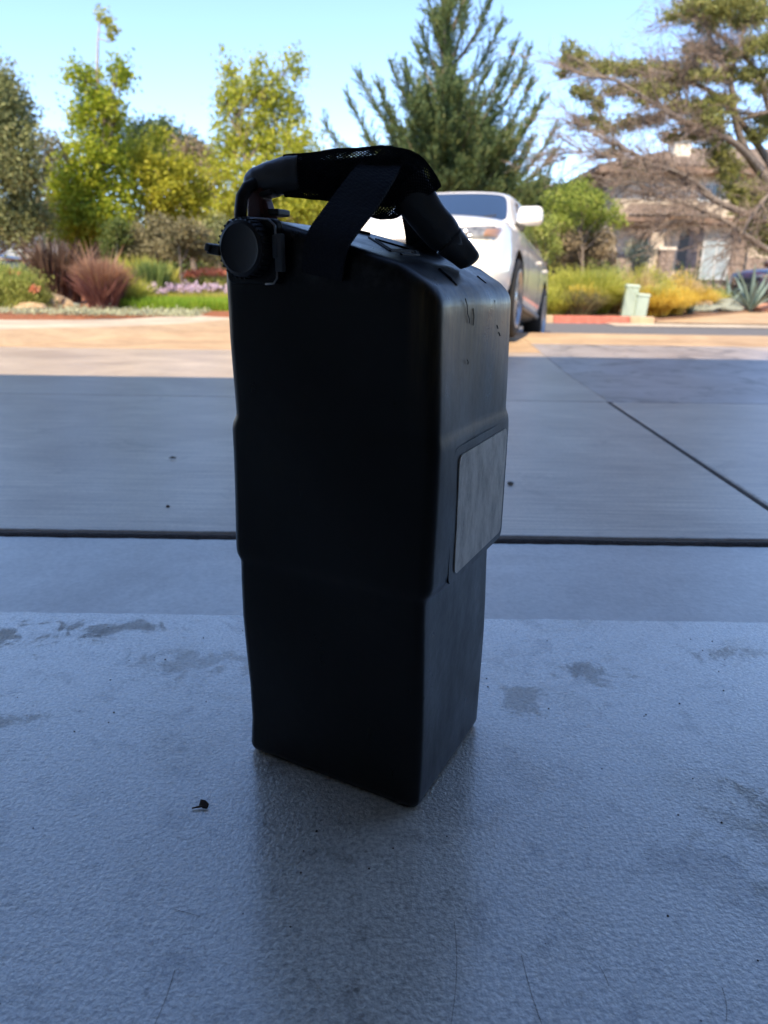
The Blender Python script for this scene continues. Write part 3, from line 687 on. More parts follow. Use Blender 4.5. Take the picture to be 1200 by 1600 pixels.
# lower left: cable loop, red post and foot
b = MB(); b.tube([L3(376, 345, .02), L3(376, 328, .02), L3(378, 308, .022), L3(386, 294, .028), L3(398, 286, .038), L3(410, 283, .045)], [.0068, .0068, .0066, .0066, .006, .006], 12)
b.build('cable_loop', M['cap'], hd, smooth=True)
p = L3(406, 320, .045); b = MB(); b.box((p.x, p.y, p.z-.004), (.022, .022, .040), taper=.9); b.box((p.x+.012, p.y, p.z-.010), (.010, .016, .030), ry=-.35)
b.build('red_post', M['redrub'], hd, bevel=.003)
b = MB(); p = L3(424, 331, .05); b.box((p.x, p.y, p.z-.0015), (.034, .024, .007)); p = L3(412, 306, .045); b.box(p, (.034, .02, .006), ry=-.15); b.build('post_foot', M['cap'], hd, bevel=.002)

# ------------------------------------------------------------------ litter on the concrete
def pebble(name, x, y, s, m, label, cat, seed, z=0.0, flat=.7):
    r = random.Random(seed); bm = bmesh.new(); bmesh.ops.create_icosphere(bm, subdivisions=2, radius=s)
    for v in bm.verts:
        k = 1+.25*math.sin(v.co.x/s*2.1+seed)*math.cos(v.co.y/s*2.7)+r.uniform(-.08, .08); v.co = Vector((v.co.x*k*1.2, v.co.y*k, v.co.z*k*flat))
    me = bpy.data.meshes.new(name); bm.to_mesh(me); bm.free(); me.materials.append(m); me.polygons.foreach_set('use_smooth', [True]*len(me.polygons))
    o = bpy.data.objects.new(name, me); col.objects.link(o); o.location = (x, y, z+s*flat*.8); return tag(o, label, cat)
pebble('pebble', .397, 2.129, .0085, M['pebble'], 'small pale-topped pebble on the driveway right of the can', 'pebble', 3)
pebble('pebble', -.598, 1.852, .0045, M['twigdead'], 'tiny dark crumb on the driveway just beyond the joint, left of the can', 'pebble', 5)
b = MB()
p0 = Vector((-.740, 2.389, .004)); b.add([p0+Vector(q) for q in ((-.016, 0, 0), (-.004, .008, .006), (.014, .004, .003), (.012, -.006, .001), (-.006, -.007, .002), (0, 0, .008))], [(0, 5, 1), (1, 5, 2), (2, 5, 3), (3, 5, 4), (4, 5, 0)])
tag(b.build('dead_leaf', M['twigdead']), 'small dry brown leaf lying farther out on the driveway, left of the can', 'leaf')
b = MB(); q = Vector((-.213, .688, 0))
b.tube([q+Vector((-.0105, -.003, .002)), q+Vector((-.002, -.0015, .003)), q+Vector((.006, .0005, .003))], [.0008, .0013, .0008], 6)
b.add([q+Vector(t) for t in ((-.003, 0, .003), (.004, .005, .007), (.0085, .002, .005), (.0075, -.003, .003), (.001, -.002, .0035), (-.002, .006, .0075))], [(0, 4, 3, 2, 1, 5)])
b.add([q+Vector(t) for t in ((.001, -.002, .0012), (.008, -.003, .001), (.009, .002, .004), (.002, .003, .006))], [(0, 1, 2, 3)])
tag(b.build('bark_chip', M['twigdead'], normals=False), 'curled dark bark chip lying on the garage floor, left of the can', 'bark chip')
# crumbs and hair-like fibres
b = MB(); rr2 = random.Random(5)
for k in range(90):
    x = rr2.uniform(-.55, .6); y = rr2.uniform(.42, 1.15); s = rr2.uniform(.0006, .0016)
    if -.25 < x < .16 and y > .66: continue
    b.lathe((x, y, 0), (0, 0, 1), [(0, s), (s*.7, s*.8), (s, s*.2)], 5)
gr = tag(b.build('grit', M['twigdead']), 'scattered specks of dark grit on the garage floor', 'grit', kind='stuff')
b = MB()
for x0, y0, x1, y1, bend in ((.075, .535, .062, .430, .004), (.135, .500, .150, .395, -.004), (-.185, .480, -.190, .42, .002), (.205, .49, .208, .47, .001), (-.205, .545, -.177, .537, .001), (-.02, .425, .015, .419, .002), (.31, .47, .30, .44, .002)):
    pts = [Vector((x0+(x1-x0)*t+bend*math.sin(t*3.1), y0+(y1-y0)*t, .0006)) for t in np.linspace(0, 1, 9)]
    b.tube(pts, .0002, 4)
tag(b.build('fibre', M['twigdead']), 'thin dark fibres lying on the garage floor', 'fibre', kind='stuff')

# ================================================================== cars
def build_car(name, paint, label, cat, loc, rot, S=1.0, kind='suv', detail=True):
    car = empty(name, loc, rot); tag(car, label, cat)
    # station: y, half width, bottom z, belt z, p7 (lat,z), p8 (lat,z), top z
    if kind == 'suv':
        st = [(-.02, .60, .34, .62, .50, .66, .38, .68, .69), (.03, .78, .27, .80, .66, .84, .45, .86, .87), (.16, .89, .24, .90, .76, .95, .50, .98, 1.0), (.45, .945, .24, .96, .80, 1.02, .52, 1.06, 1.08),
              (.95, .955, .24, 1.00, .80, 1.07, .54, 1.115, 1.13), (1.38, .95, .24, 1.02, .77, 1.09, .60, 1.13, 1.14), (1.50, .95, .24, 1.03, .755, 1.13, .62, 1.18, 1.195), (2.18, .95, .24, 1.05, .63, 1.54, .54, 1.61, 1.63), (2.40, .95, .24, 1.06, .63, 1.60, .52, 1.66, 1.68),
              (3.2, .95, .24, 1.08, .665, 1.62, .50, 1.69, 1.72), (4.05, .94, .24, 1.11, .65, 1.60, .48, 1.67, 1.69), (4.25, .93, .25, 1.12, .64, 1.58, .47, 1.65, 1.67), (4.60, .90, .28, 1.10, .70, 1.18, .50, 1.20, 1.21), (4.72, .85, .34, .98, .68, 1.02, .48, 1.03, 1.03), (4.76, .70, .42, .80, .55, .82, .4, .83, .83)]
        ax = (.93, 3.66); wr = .37
    else:
        st = [(-.02, .60, .30, .52, .50, .56, .38, .58, .59), (.05, .78, .22, .66, .66, .70, .45, .72, .73), (.2, .86, .20, .74, .74, .78, .50, .80, .81), (.7, .89, .20, .80, .76, .85, .52, .88, .89),
              (1.25, .89, .20, .86, .74, .93, .54, .97, .98), (1.35, .89, .20, .87, .73, .97, .54, 1.02, 1.03), (2.1, .89, .20, .88, .60, 1.32, .46, 1.38, 1.40), (2.3, .89, .20, .88, .59, 1.36, .45, 1.41, 1.43),
              (3.1, .89, .20, .90, .59, 1.35, .45, 1.40, 1.42), (3.3, .88, .20, .91, .60, 1.30, .45, 1.36, 1.37), (4.0, .87, .22, .93, .66, .99, .48, 1.02, 1.03), (4.45, .82, .28, .88, .64, .92, .46, .93, .94), (4.5, .66, .36, .70, .5, .72, .4, .73, .73)]
        ax = (.9, 3.55); wr = .33
    rows = []
    for (y, w_, zb, belt, a7, z7, a8, z8, zt) in st:
        rows.append([(0, y, zb), (w_-.16, y, zb), (w_-.03, y, zb+.10), (w_, y, zb+.32*(belt-zb)+.03), (w_-.005, y, zb+.72*(belt-zb)), (w_-.045, y, belt), (min(w_-.075, a7+.6*(w_-a7)), y, belt+.045 if z7-belt > .1 else belt+.5*(z7-belt)), (a7, y, z7), (a8, y, z8), (0, y, zt)])
    NPT = 10; verts = []; idx = {}
    for i, r_ in enumerate(rows):
        full = r_ + [(-x, y, z) for x, y, z in r_[-2:0:-1]]
        for k, v in enumerate(full): verts.append(v)
    n = 18; faces = []; mi = []
    NS = len(rows)
    yc = [s[0] for s in st]
    if kind == 'suv': w0, w1, g0, g1, r0, r1 = 6, 7, 7, 10, 11, 12
    else: w0, w1, g0, g1, r0, r1 = 5, 6, 6, 9, 9, 10
    for i in range(NS-1):
        for k in range(n):
            faces.append((i*n+k, i*n+(k+1) % n, (i+1)*n+(k+1) % n, (i+1)*n+k))
            kk = k if k < 9 else 17-k
            if w0 <= i < w1 and kk in (7, 8): mi.append(1)
            elif (g0 <= i < g1 and kk == 6): mi.append(2)
            elif r0 <= i < r1 and kk in (7, 8): mi.append(3)
            else: mi.append(0)
    faces += [tuple(range(n))[::-1], tuple((NS-1)*n+k for k in range(n))]; mi += [0, 0]
    me = bpy.data.meshes.new('body'); me.from_pydata(verts, [], faces); me.polygons.foreach_set('material_index', mi); me.update()
    bm = bmesh.new(); bm.from_mesh(me); bmesh.ops.recalc_face_normals(bm, faces=bm.faces)
    for key in (1, 2, 3):
        for side in (1, -1):
            fs = [f for f in bm.faces if f.material_index == key and (key != 2 or f.calc_center_median().x*side > 0)]
            if fs and (key == 2 or side == 1):
                res = bmesh.ops.inset_region(bm, faces=fs, thickness=.045, depth=0, use_even_offset=True)
                for f in res['faces']: f.material_index = 0
    # keep glass borders crisp
    cr = bm.edges.layers.float.get('crease_edge') or bm.edges.layers.float.new('crease_edge')
    for e in bm.edges:
        ks = {f.material_index for f in e.link_faces}
        if len(ks) > 1: e[cr] = .85
    bm.to_mesh(me); bm.free()
    tmp = bpy.data.objects.new('body', me); col.objects.link(tmp)
    for q in range(5): me.materials.append(paint if q == 0 else M['glass'] if q < 4 else M['black'])
    ss = tmp.modifiers.new('s', 'SUBSURF'); ss.levels = 3; ss.render_levels = 3
    cutters = []
    for ya in ax:
        for sd_ in (1, -1):
            cb_ = MB(); cb_.lathe((sd_*.62, ya, wr), (sd_, 0, 0), [(0, wr+.075), (.6, wr+.075)], 40)
            co = cb_.build('cutter', M['black']); cutters.append(co)
            bo = tmp.modifiers.new('b', 'BOOLEAN'); bo.object = co; bo.solver = 'EXACT'; bo.operation = 'DIFFERENCE'
    dg = bpy.context.evaluated_depsgraph_get(); ev = tmp.evaluated_get(dg); res = bpy.data.meshes.new_from_object(ev)
    for q in cutters: bpy.data.objects.remove(q, do_unlink=True)
    bpy.data.objects.remove(tmp, do_unlink=True)
    bvh = BVHTree.FromPolygons([v.co[:] for v in res.vertices], [p.vertices[:] for p in res.polygons])
    def extract(nm, idxs, m, parent, off=0.0):
        used = {}; vs = []; fs = []; 
        for p in res.polygons:
            if p.material_index in idxs:
                f = []
                for vi in p.vertices:
                    if vi not in used: used[vi] = len(vs); vs.append(res.vertices[vi].co + res.vertices[vi].normal*off)
                    f.append(used[vi])
                fs.append(f)
        o = meshobj(nm, vs, fs, m, parent, smooth=True); return o
    body = extract('body', (0,), paint, car)
    es_ = body.modifiers.new('edge', 'EDGE_SPLIT'); es_.split_angle = R(38)
    bl = [p for p in res.polygons if p.material_index >= 4]
    if bl: extract('wheel_arch', (4,), M['black'], car)
    extract('windshield', (1,), M['glass'], car, -.003); extract('side_window', (2,), M['glass'], car, -.003); extract('rear_window', (3,), M['glass'], car, -.003)
    def patch(nm, c4, m, parent, nx=10, nz=5, off=.006, dirv=(0, 1, 0), org=-3):
        vs = []
        for j in range(nz+1):
            for i in range(nx+1):
                s, t = i/nx, j/nz
                p = [(1-s)*(1-t)*c4[0][k]+s*(1-t)*c4[1][k]+s*t*c4[2][k]+(1-s)*t*c4[3][k] for k in (0, 1)]
                if dirv[1]: o_ = Vector((p[0], org, p[1])); d_ = Vector((0, 1, 0))
                else: o_ = Vector((org, p[0], p[1])); d_ = Vector((-1 if org > 0 else 1, 0, 0))
                h = bvh.ray_cast(o_, d_)
                q = h[0] if h[0] else o_+d_*2.2
                vs.append(q-d_*off*(1 if 0 < i < nx and 0 < j < nz else -.5))
        fs = [(j*(nx+1)+i, j*(nx+1)+i+1, (j+1)*(nx+1)+i+1, (j+1)*(nx+1)+i) for j in range(nz) for i in range(nx)]
        return fix_normals(meshobj(nm, vs, fs, m, parent, smooth=True))
    dz = 0 if kind == 'suv' else -.14
    for s in (1, -1):
        hl = patch('headlight', [(s*.36, .76+dz), (s*.86, .76+dz), (s*.90, .93+dz), (s*.44, .875+dz)], M['lens'], car, off=.012)
        patch('turn_signal', [(s*.72, .79+dz), (s*.84, .79+dz), (s*.87, .90+dz), (s*.74, .875+dz)], M['amber'], hl, off=.016)
        if detail:
            b = MB()
            for q in (.46, .58): 
                h = bvh.ray_cast(Vector((s*q, -3, .82+dz)), Vector((0, 1, 0)))
                if h[0]: b.lathe(h[0]+Vector((0, .01, 0)), (0, -1, 0), [(0, .038), (.024, .038), (.03, .028)], 16)
            if b.v: b.build('lamp_reflector', M['rim'], hl, smooth=True)
    patch('grille', [(-.40, .52+dz*.6), (.40, .52+dz*.6), (.42, .80+dz), (-.42, .80+dz)], M['black'], car, off=.008)
    b = MB()
    for q in range(4):
        h = bvh.ray_cast(Vector((0, -3, .56+dz*.6+q*.065)), Vector((0, 1, 0)))
        if h[0]: b.box(h[0]+Vector((0, -.014, 0)), (.78, .012, .018))
    b.build('grille_bar', M['rim'], car)
    h = bvh.ray_cast(Vector((0, -3, .46)), Vector((0, 1, 0))); b = MB(); b.box((h[0] if h[0] else Vector((0, 0, .46)))+Vector((0, -.012, 0)), (.31, .012, .155)); b.build('number_plate', M['frame'], car)
    zt = st[-2][3]
    for s in (1, -1):
        b = MB(); b.box((s*(.93 if kind == 'suv' else .87), 2.05 if kind == 'suv' else 1.75, (.70 if kind == 'suv' else .6)), (.02, .012, .02)); 
        # door mirror: housing, glass, stalk
        mz = 1.25 if kind == 'suv' else 1.0; my = 1.62 if kind == 'suv' else 1.5; mx_ = .92 if kind == 'suv' else .98
        bm = bmesh.new(); bmesh.ops.create_cube(bm, size=1)
        for v in bm.verts: v.co = Vector((v.co.x*.27*(1 if v.co.z < 0 else .93), v.co.y*.13, v.co.z*.185))
        me2 = bpy.data.meshes.new('mirror'); bm.to_mesh(me2); bm.free(); me2.materials.append(paint); me2.polygons.foreach_set('use_smooth', [True]*len(me2.polygons))
        mo = bpy.data.objects.new('mirror', me2); col.objects.link(mo); mo.parent = car; mo.location = (s*mx_, my, mz)
        bv = mo.modifiers.new('bevel', 'BEVEL'); bv.width = .055; bv.segments = 5
        q = MB(); q.box((0, .067, 0), (.20, .004, .12)); q.build('mirror_glass', M['glass'], mo)
        q = MB(); q.box((-s*.10, .0, -.105), (.10, .07, .05), ry=s*.5); q.build('mirror_stalk', M['black'], mo)
        hy = (2.95, 3.75) if kind == 'suv' else (2.6, 3.3)
        hd_ = MB()
        for y_ in hy:
            h = bvh.ray_cast(Vector((s*2, y_-.15, .93 if kind == 'suv' else .78)), Vector((-s, 0, 0)))
            if h[0]: hd_.tube([h[0]+Vector((0, -.09, 0)), h[0]+Vector((s*.03, -.06, 0)), h[0]+Vector((s*.03, .06, 0)), h[0]+Vector((0, .09, 0))], .012, 6)
        hd_.build('door_handle', paint, car, smooth=True)
        gp = MB()
        for y_ in ((1.62, 2.75, 3.72) if kind == 'suv' else (1.5, 2.4, 3.25)):
            pts = []
            for z_ in np.linspace(.36, st[5][3]-.0, 9):
                h = bvh.ray_cast(Vector((s*2, y_, z_)), Vector((-s, 0, 0)))
                if h[0]: pts.append(h[0]+Vector((-s*.001, 0, 0)))
            if len(pts) > 2: gp.tube(pts, .004, 4)
        if gp.v: gp.build('door_gap', M['black'], car)
        hh = MB()
        for y_ in (1.5, 2.2, 3.0):
            pass
        h0 = MB(); pts = []
        for y_ in np.linspace(ax[0]+.47, ax[1]-.47, 8):
            h = bvh.ray_cast(Vector((s*2, y_, .36)), Vector((-s, 0, 0)))
            if h[0]: pts.append(h[0]+Vector((s*.004, 0, -.02)))
        if len(pts) > 2: h0.tube(pts, .035, 6); h0.build('side_sill', M['black'] if kind != 'suv' else mat('grey_sill', (.20, .19, .18), .6), car, smooth=True)
    if kind == 'suv' and detail:
        b = MB()
        for s in (1, -1): b.tube([(s*.30-.25, 1.46, 1.175), (s*.30+.28, 1.56, 1.25)], .008, 5)
        b.build('wiper', M['black'], car)
        b = MB(); b.box((0, 2.38, 1.615), (.25, .01, .07)); b.build('rear_view_mirror', M['black'], car)
    rl = MB()
    for s in (1, -1):
        rl.box((s*(.80 if kind == 'suv' else .72), st[-3][0]+.02, st[-3][3]-.12), (.14, .14, .2))
    rl.build('tail_light', M['car_red'], car, bevel=.02)
    # wheels
    wt = None
    for ya in ax:
        for s in (1, -1):
            wh = empty('wheel', (s*(.845 if kind == 'suv' else .77), ya, wr), (0, 0, 0 if s > 0 else math.pi)); wh.parent = car
            if wt is None:
                t_ = MB(); t_.lathe((0, 0, 0), (1, 0, 0), [(-.11, wr*.62), (-.115, wr*.9), (-.09, wr*.985), (-.03, wr), (.03, wr), (.09, wr*.985), (.115, wr*.9), (.112, wr*.74), (.085, wr*.70)], 40); to = t_.build('tyre', M['tyre'], wh, smooth=True)
                r_ = MB(); r_.lathe((0, 0, 0), (1, 0, 0), [(.06, wr*.74), (.116, wr*.74), (.118, wr*.68), (.09, wr*.64), (.02, wr*.60)], 40)
                for k in range(10):
                    th = 2*math.pi*k/10+(.09 if k % 2 else -.09)+.31*(k//2)*0
                    r_.box((.075, math.cos(th)*wr*.37, math.sin(th)*wr*.37), (.03, wr*.62, .04), rx=th)
                r_.lathe((.05, 0, 0), (1, 0, 0), [(0, .075), (.04, .07), (.05, .04)], 16)
                ro = r_.build('rim', M['rim'], wh)
                wt = (to.data, ro.data)
            else:
                for nm, d_ in (('tyre', wt[0]), ('rim', wt[1])):
                    o = bpy.data.objects.new(nm, d_); col.objects.link(o); o.parent = wh
    return car

ca = R(17.5); fx, fy = .07, 6.50
suv = build_car('suv', M['car_white'], 'white SUV with round headlights facing the garage, parked on the driveway behind the black can', 'car', (fx, fy, .185), (R(-5.8), 0, -ca))
sed = build_car('parked_car', M['car_dark'], 'dark blue car parked in the shade before the pale house, far left', 'car', at(62, 440, 23)+Vector((0, 0, 0)), (0, 0, R(97)), kind='sedan', detail=False)
sed.location.z = g(sed.location.x, 23)
rd = build_car('parked_car', M['car_red'], 'maroon car parked beside the blue agave at the far right edge', 'car', (0, 0, 0), (0, 0, R(-75)), kind='suv', detail=False)
p = at(1158, 470, 24.5); rd.location = (p.x, 24.5, g(p.x, 24.5)-.12)

# ================================================================== houses
hs = empty('stucco_house', (0, 38, 0)); HD = 38.0
gz = g(12, 38)
tag(hs, 'two-storey beige stucco house with brown tiled roofs, stone pier and porch behind the right-hand cypress', 'house')
def HX(px, D=HD): return at(px, 440, D).x
def HZ(py, D=HD): return at(900, py, D).z
def hbox(b, px0, px1, py0, py1, y0, y1):
    x0, x1 = HX(px0, y0), HX(px1, y0); z1, z0 = HZ(py0, y0), HZ(py1, y0)
    return b.box(((x0+x1)/2, (y0+y1)/2-38, (z0+z1)/2), (x1-x0, y1-y0, z1-z0))
b = MB()
hbox(b, 948, 1330, 262, 345, 39.0, 48.0)
b.build('upper_wall', M['stucco'], hs)
b = MB(); hbox(b, 944, 984, 344, 452, 38.4, 47); hbox(b, 1014, 1052, 344, 452, 38.6, 47); hbox(b, 984, 1014, 344, 371, 38.4, 47); hbox(b, 1052, 1330, 346, 452, 38.9, 47)
b.build('lower_wall', M['stucco'], hs)
b = MB(); hbox(b, 1010, 1030, 345, 452, 37.3, 37.9); b.build('porch_column', M['stucco'], hs, bevel=.02)
b = MB(); hbox(b, 984.3, 1013.7, 371, 452, 38.75, 38.85); b.build('glass_door', M['pane'], hs)
b = MB(); hbox(b, 983, 986.5, 368, 452, 38.30, 38.45); hbox(b, 1012, 1015.5, 368, 452, 38.30, 38.45); hbox(b, 986.5, 1012, 368, 372, 38.30, 38.45); hbox(b, 998, 1000, 372, 452, 38.6, 38.7); b.build('door_frame', M['dark'], hs)
b = MB(); hbox(b, 1052, 1068, 366, 445, 38.70, 38.88); b.build('front_door', M['dark'], hs)
def window(px0, px1, py0, py1, y, mull=1, curtain=True, fw=2.0):
    f = MB(); hbox(f, px0-fw, px1+fw, py0-fw, py0, y-.08, y); hbox(f, px0-fw, px1+fw, py1, py1+fw, y-.08, y); hbox(f, px0-fw, px0, py0, py1, y-.08, y); hbox(f, px1, px1+fw, py0, py1, y-.08, y)
    for k in range(1, mull+1):
        xm = px0+(px1-px0)*k/(mull+1); hbox(f, xm-.9, xm+.9, py0, py1, y-.07, y)
    w_ = f.build('window', M['frame'], hs)
    q = MB(); hbox(q, px0, px1, py0, py1, y-.03, y-.01); q.build('pane', M['curtain'] if curtain else M['pane'], w_)
window(1093, 1132, 373, 432, 38.72, 1, True); window(994, 1017, 287, 307, 38.98, 1, False); window(1075, 1105, 285, 310, 38.98, 1, False)
# dark surround in the wall left of the big window
b = MB(); hbox(b, 1086, 1091, 375, 436, 38.70, 38.80); b.build('shutter', M['dark'], hs)
# ledge stones: pier stones one by one, wall cladding joined
for i, py in enumerate(range(389, 448, 6)):
    off = (0, .35, .15, .5)[i % 4]
    xs_ = [1027, 1027+22*(.3+off*.4), 1049]
    for j in range(2):
        q = MB(); d_ = rnd.uniform(0, .05); hbox(q, xs_[j]+.25, xs_[j+1]-.25, py+.4, py+5.6, 36.9-d_, 37.7+d_); q.build('stone', M['stone'], hs, bevel=.02)
q = MB(); hbox(q, 1025, 1051, 384, 389, 36.8, 37.8); q.build('pier_cap', M['stucco_l'], hs, bevel=.03)
b = MB()
for (a0, a1, r0, r1, y_) in ((1066, 1090, 352, 445, 38.75), (1134, 1158, 352, 445, 38.75), (944, 983, 395, 450, 38.35), (1160, 1330, 398, 450, 38.8), (1053, 1066, 420, 446, 38.6)):
    py = r0
    while py < r1:
        hgt = rnd.uniform(3.4, 5.2); px = a0
        while px < a1:
            wd = rnd.uniform(6, 13); hbox(b, px+.2, min(px+wd, a1)-.2, py+.2, py+hgt-.2, y_-rnd.uniform(0, .07), y_+.2); px += wd
        py += hgt
b.build('stone_cladding', M['stone'], hs)['kind'] = 'stuff'
b = MB(); b.tube([(HX(1159, 38.6), .55, HZ(350, 38.6)), (HX(1159, 38.6), .55, HZ(448, 38.6))], .06, 6); b.build('downspout', M['dark'], hs)
def tiled(name, P0, P1, P2, P3, parent, m, rows=10, cols=40, amp=.05, oy=38):
    """roof slope from eave P0-P1 up to ridge P3-P2 as real barrel-tile waves with stepped courses"""
    P0, P1, P2, P3 = map(Vector, (P0, P1, P2, P3)); vs = []; nrm = (P1-P0).cross(P3-P0).normalized()
    if nrm.z < 0: nrm = -nrm
    for j in range(rows*2):
        t = (j//2+(j % 2))/rows; step = .05*(1-(j % 2))
        for i in range(cols*4+1):
            s = i/(cols*4); p = (P0.lerp(P1, s)).lerp(P3.lerp(P2, s), t)+nrm*(amp*abs(math.sin(math.pi*s*cols))+step+.02); vs.append(p-Vector((0, oy, 0)))
    n = cols*4+1; fs = [(j*n+i, j*n+i+1, (j+1)*n+i+1, (j+1)*n+i) for j in range(rows*2-1) for i in range(n-1)]
    return meshobj(name, vs, fs, m, parent)
# porch roof
ex0, ex1 = HX(956, 37), HX(1085, 37); ez = HZ(337, 37); rz_ = HZ(318, 38.9)
tiled('porch_roof', (ex0, 36.9, ez), (ex1, 36.9, ez), (HX(1085, 38.9), 38.95, rz_), (HX(972, 38.9), 38.95, rz_), hs, M['rooft'], 7, 16)
b = MB(); b.box(((ex0+ex1)/2, 36.95-38, ez-.12), (ex1-ex0, .12, .22)); b.box(((ex0+ex1)/2, 37.9-38, ez-.10), (ex1-ex0-.1, 2.0, .08)); b.build('porch_eave', M['wood'], hs)
b = MB(); hbox(b, 1036, 1066, 336, 340, 36.6, 36.86); b.build('porch_beam', mat('warm_beam', (.40, .24, .12), .7), hs)
b = MB(); hbox(b, 1040, 1330, 336, 346, 38.0, 38.9); b.build('lower_eave', M['wood'], hs)
# main roof
e0, e1 = HX(920, 38), HX(1345, 38); ez = HZ(259, 38.0); rz_ = HZ(229, 43)
tiled('roof', (e0, 38.0, ez), (e1, 38.0, ez), (HX(1330, 43), 43.2, rz_), (HX(1045, 43), 43.2, rz_), hs, M['rooft'], 14, 50)
tiled('roof', (e0, 49.0, ez), (e0, 38.0, ez), (HX(1045, 43), 43.2, rz_), (HX(1045, 43), 43.3, rz_), hs, M['rooft'], 14, 34)
b = MB(); b.box(((e0+e1)/2, .08, ez-.05), (e1-e0, .12, .34)); b.box(((e0+e1)/2, 5.4, ez-.02), (e1-e0-.1, 10.6, .1)); b.build('eave', M['wood'], hs)
tiled('roof', (e1, 49.0, ez), (e0, 49.0, ez), (HX(1045, 43), 43.3, rz_), (HX(1330, 43), 43.3, rz_), hs, M['rooft'], 8, 20)
b = MB(); hbox(b, 1028, 1052, 213, 250, 40.5, 41.6); b.build('chimney', M['stucco_l'], hs)
b = MB(); hbox(b, 1025, 1055, 210, 214, 40.3, 41.8); b.build('chimney_cap', M['stucco'], hs)

lh = empty('pale_house', (0, 30, 0)); tag(lh, 'low pale house with a garage door, seen between the trunks at the far left', 'house')
def lbox(b, px0, px1, py0, py1, y0, y1):
    x0, x1 = at(px0, 440, y0).x, at(px1, 440, y0).x; z1, z0 = at(100, py0, y0).z, at(100, py1, y0).z
    return b.box(((x0+x1)/2, (y0+y1)/2-30, (z0+z1)/2), (x1-x0, y1-y0, z1-z0))
b = MB(); lbox(b, -260, 96, 350, 432, 30, 37); b.build('wall', M['stucco_l'], lh)
b = MB(); lbox(b, -30, 42, 368, 404, 29.9, 29.98); b.build('garage_door', M['frame'], lh)
b = MB()
for k in range(1, 4): lbox(b, -30, 42, 368+9*k-.5, 368+9*k+.5, 29.86, 29.9)
b.build('door_rail', M['curtain'], lh)
f = MB(); lbox(f, 62, 84, 372, 392, 29.9, 29.97); wn = f.build('window', M['frame'], lh); q = MB(); lbox(q, 64, 82, 374, 390, 29.87, 29.9); q.build('pane', M['pane'], wn)
xa, xb = at(-270, 440, 29).x, at(106, 440, 29).x; z_e = at(100, 347, 29).z
tiled('roof', (xa, 29.2, z_e), (xb, 29.2, z_e), (xb-2, 33.5, z_e+.7), (xa, 33.5, z_e+.7), lh, M['rooft'], 10, 40, oy=30)
b = MB(); b.box(((xa+xb)/2, -.75, z_e-.08), (xb-xa, .1, .2)); b.build('fascia', M['stucco'], lh)
# distant pale garage seen below the olive bushes
fh = empty('distant_house', (-9, 34, 0)); tag(fh, 'blue-white house wall glimpsed low between the bushes left of the can', 'house')
b = MB(); lb = at(318, 440, 34); b.box((lb.x+9, 2, 1.9), (3.6, 4, 2.6)); b.build('wall', M['stucco_l'], fh)
for px in (289, 334):
    q = at(px, 415, 34); b = MB(); b.box((q.x+9, -.03, q.z), (.5, .05, 1.1)); w_ = b.build('window', M['frame'], fh); b = MB(); b.box((q.x+9, -.07, q.z), (.4, .02, .95)); b.build('pane', M['curtain'], w_)
b = MB(); b.box((lb.x+9, 2, 3.3), (4.2, 4.6, .25), taper=.7); b.build('roof', M['rooft'], fh)

# utility cabinets
for (px0, px1, top, bot, lb_) in ((968, 989, 447, 503, 'taller pale green utility cabinet in the golden grass by the street'), (988, 1007, 461, 505, 'shorter pale green utility cabinet standing right of the taller one')):
    D = 14.0 if px0 < 980 else 13.9; a = at(px0, 500, D); c = at(px1, 500, D); zt = at(980, top, D).z; zb = g(a.x, D)+.03
    u_ = empty('utility_cabinet', ((a.x+c.x)/2, D, zb)); tag(u_, lb_, 'utility cabinet', 'utility cabinets by the street')
    b = MB(); b.box((0, 0, (zt-zb)/2), (c.x-a.x-.02, .22, zt-zb)); q = b.build('cabinet_body', M['util'], u_, bevel=.015)
    b = MB(); b.box((0, 0, zt-zb+.01), (c.x-a.x+.01, .26, .045), taper=.85); b.build('cabinet_lid', M['util'], u_, bevel=.01)
    b = MB(); b.box((0, -.112, (zt-zb)*.5), (c.x-a.x-.08, .006, (zt-zb)*.7)); b.build('cabinet_door', M['util'], u_)
    u_.rotation_euler = (0, R(4), R(-8))

# ================================================================== vegetation
def unit(n):
    v = rng.normal(size=(n, 3)); return v/np.linalg.norm(v, axis=1, keepdims=True)
def leaf_arrays(c, size, dirs=None, aspect=.5, jitter=.9):
    """diamond leaves centred on c (n,3); dirs = preferred leaf axis"""
    n = len(c); d = unit(n) if dirs is None else dirs + unit(n)*jitter
    d /= np.linalg.norm(d, axis=1, keepdims=True)+1e-9
    s = np.cross(d, unit(n)); s /= np.linalg.norm(s, axis=1, keepdims=True)+1e-9
    L = (size*rng.uniform(.6, 1.35, n))[:, None]
    v = np.stack([c-d*L*.5, c+s*L*aspect*.5+d*L*.05, c+d*L*.5, c-s*L*aspect*.5+d*L*.05], axis=1).reshape(-1, 3)
    f = np.arange(4*n).reshape(n, 4)
    return v, f
def leaf_obj(name, c, size, m, parent, dirs=None, aspect=.5, jitter=.9):
    v, f = leaf_arrays(np.asarray(c, float), size, dirs, aspect, jitter); return meshobj(name, v, f, m, parent)
TUFT = 3.1
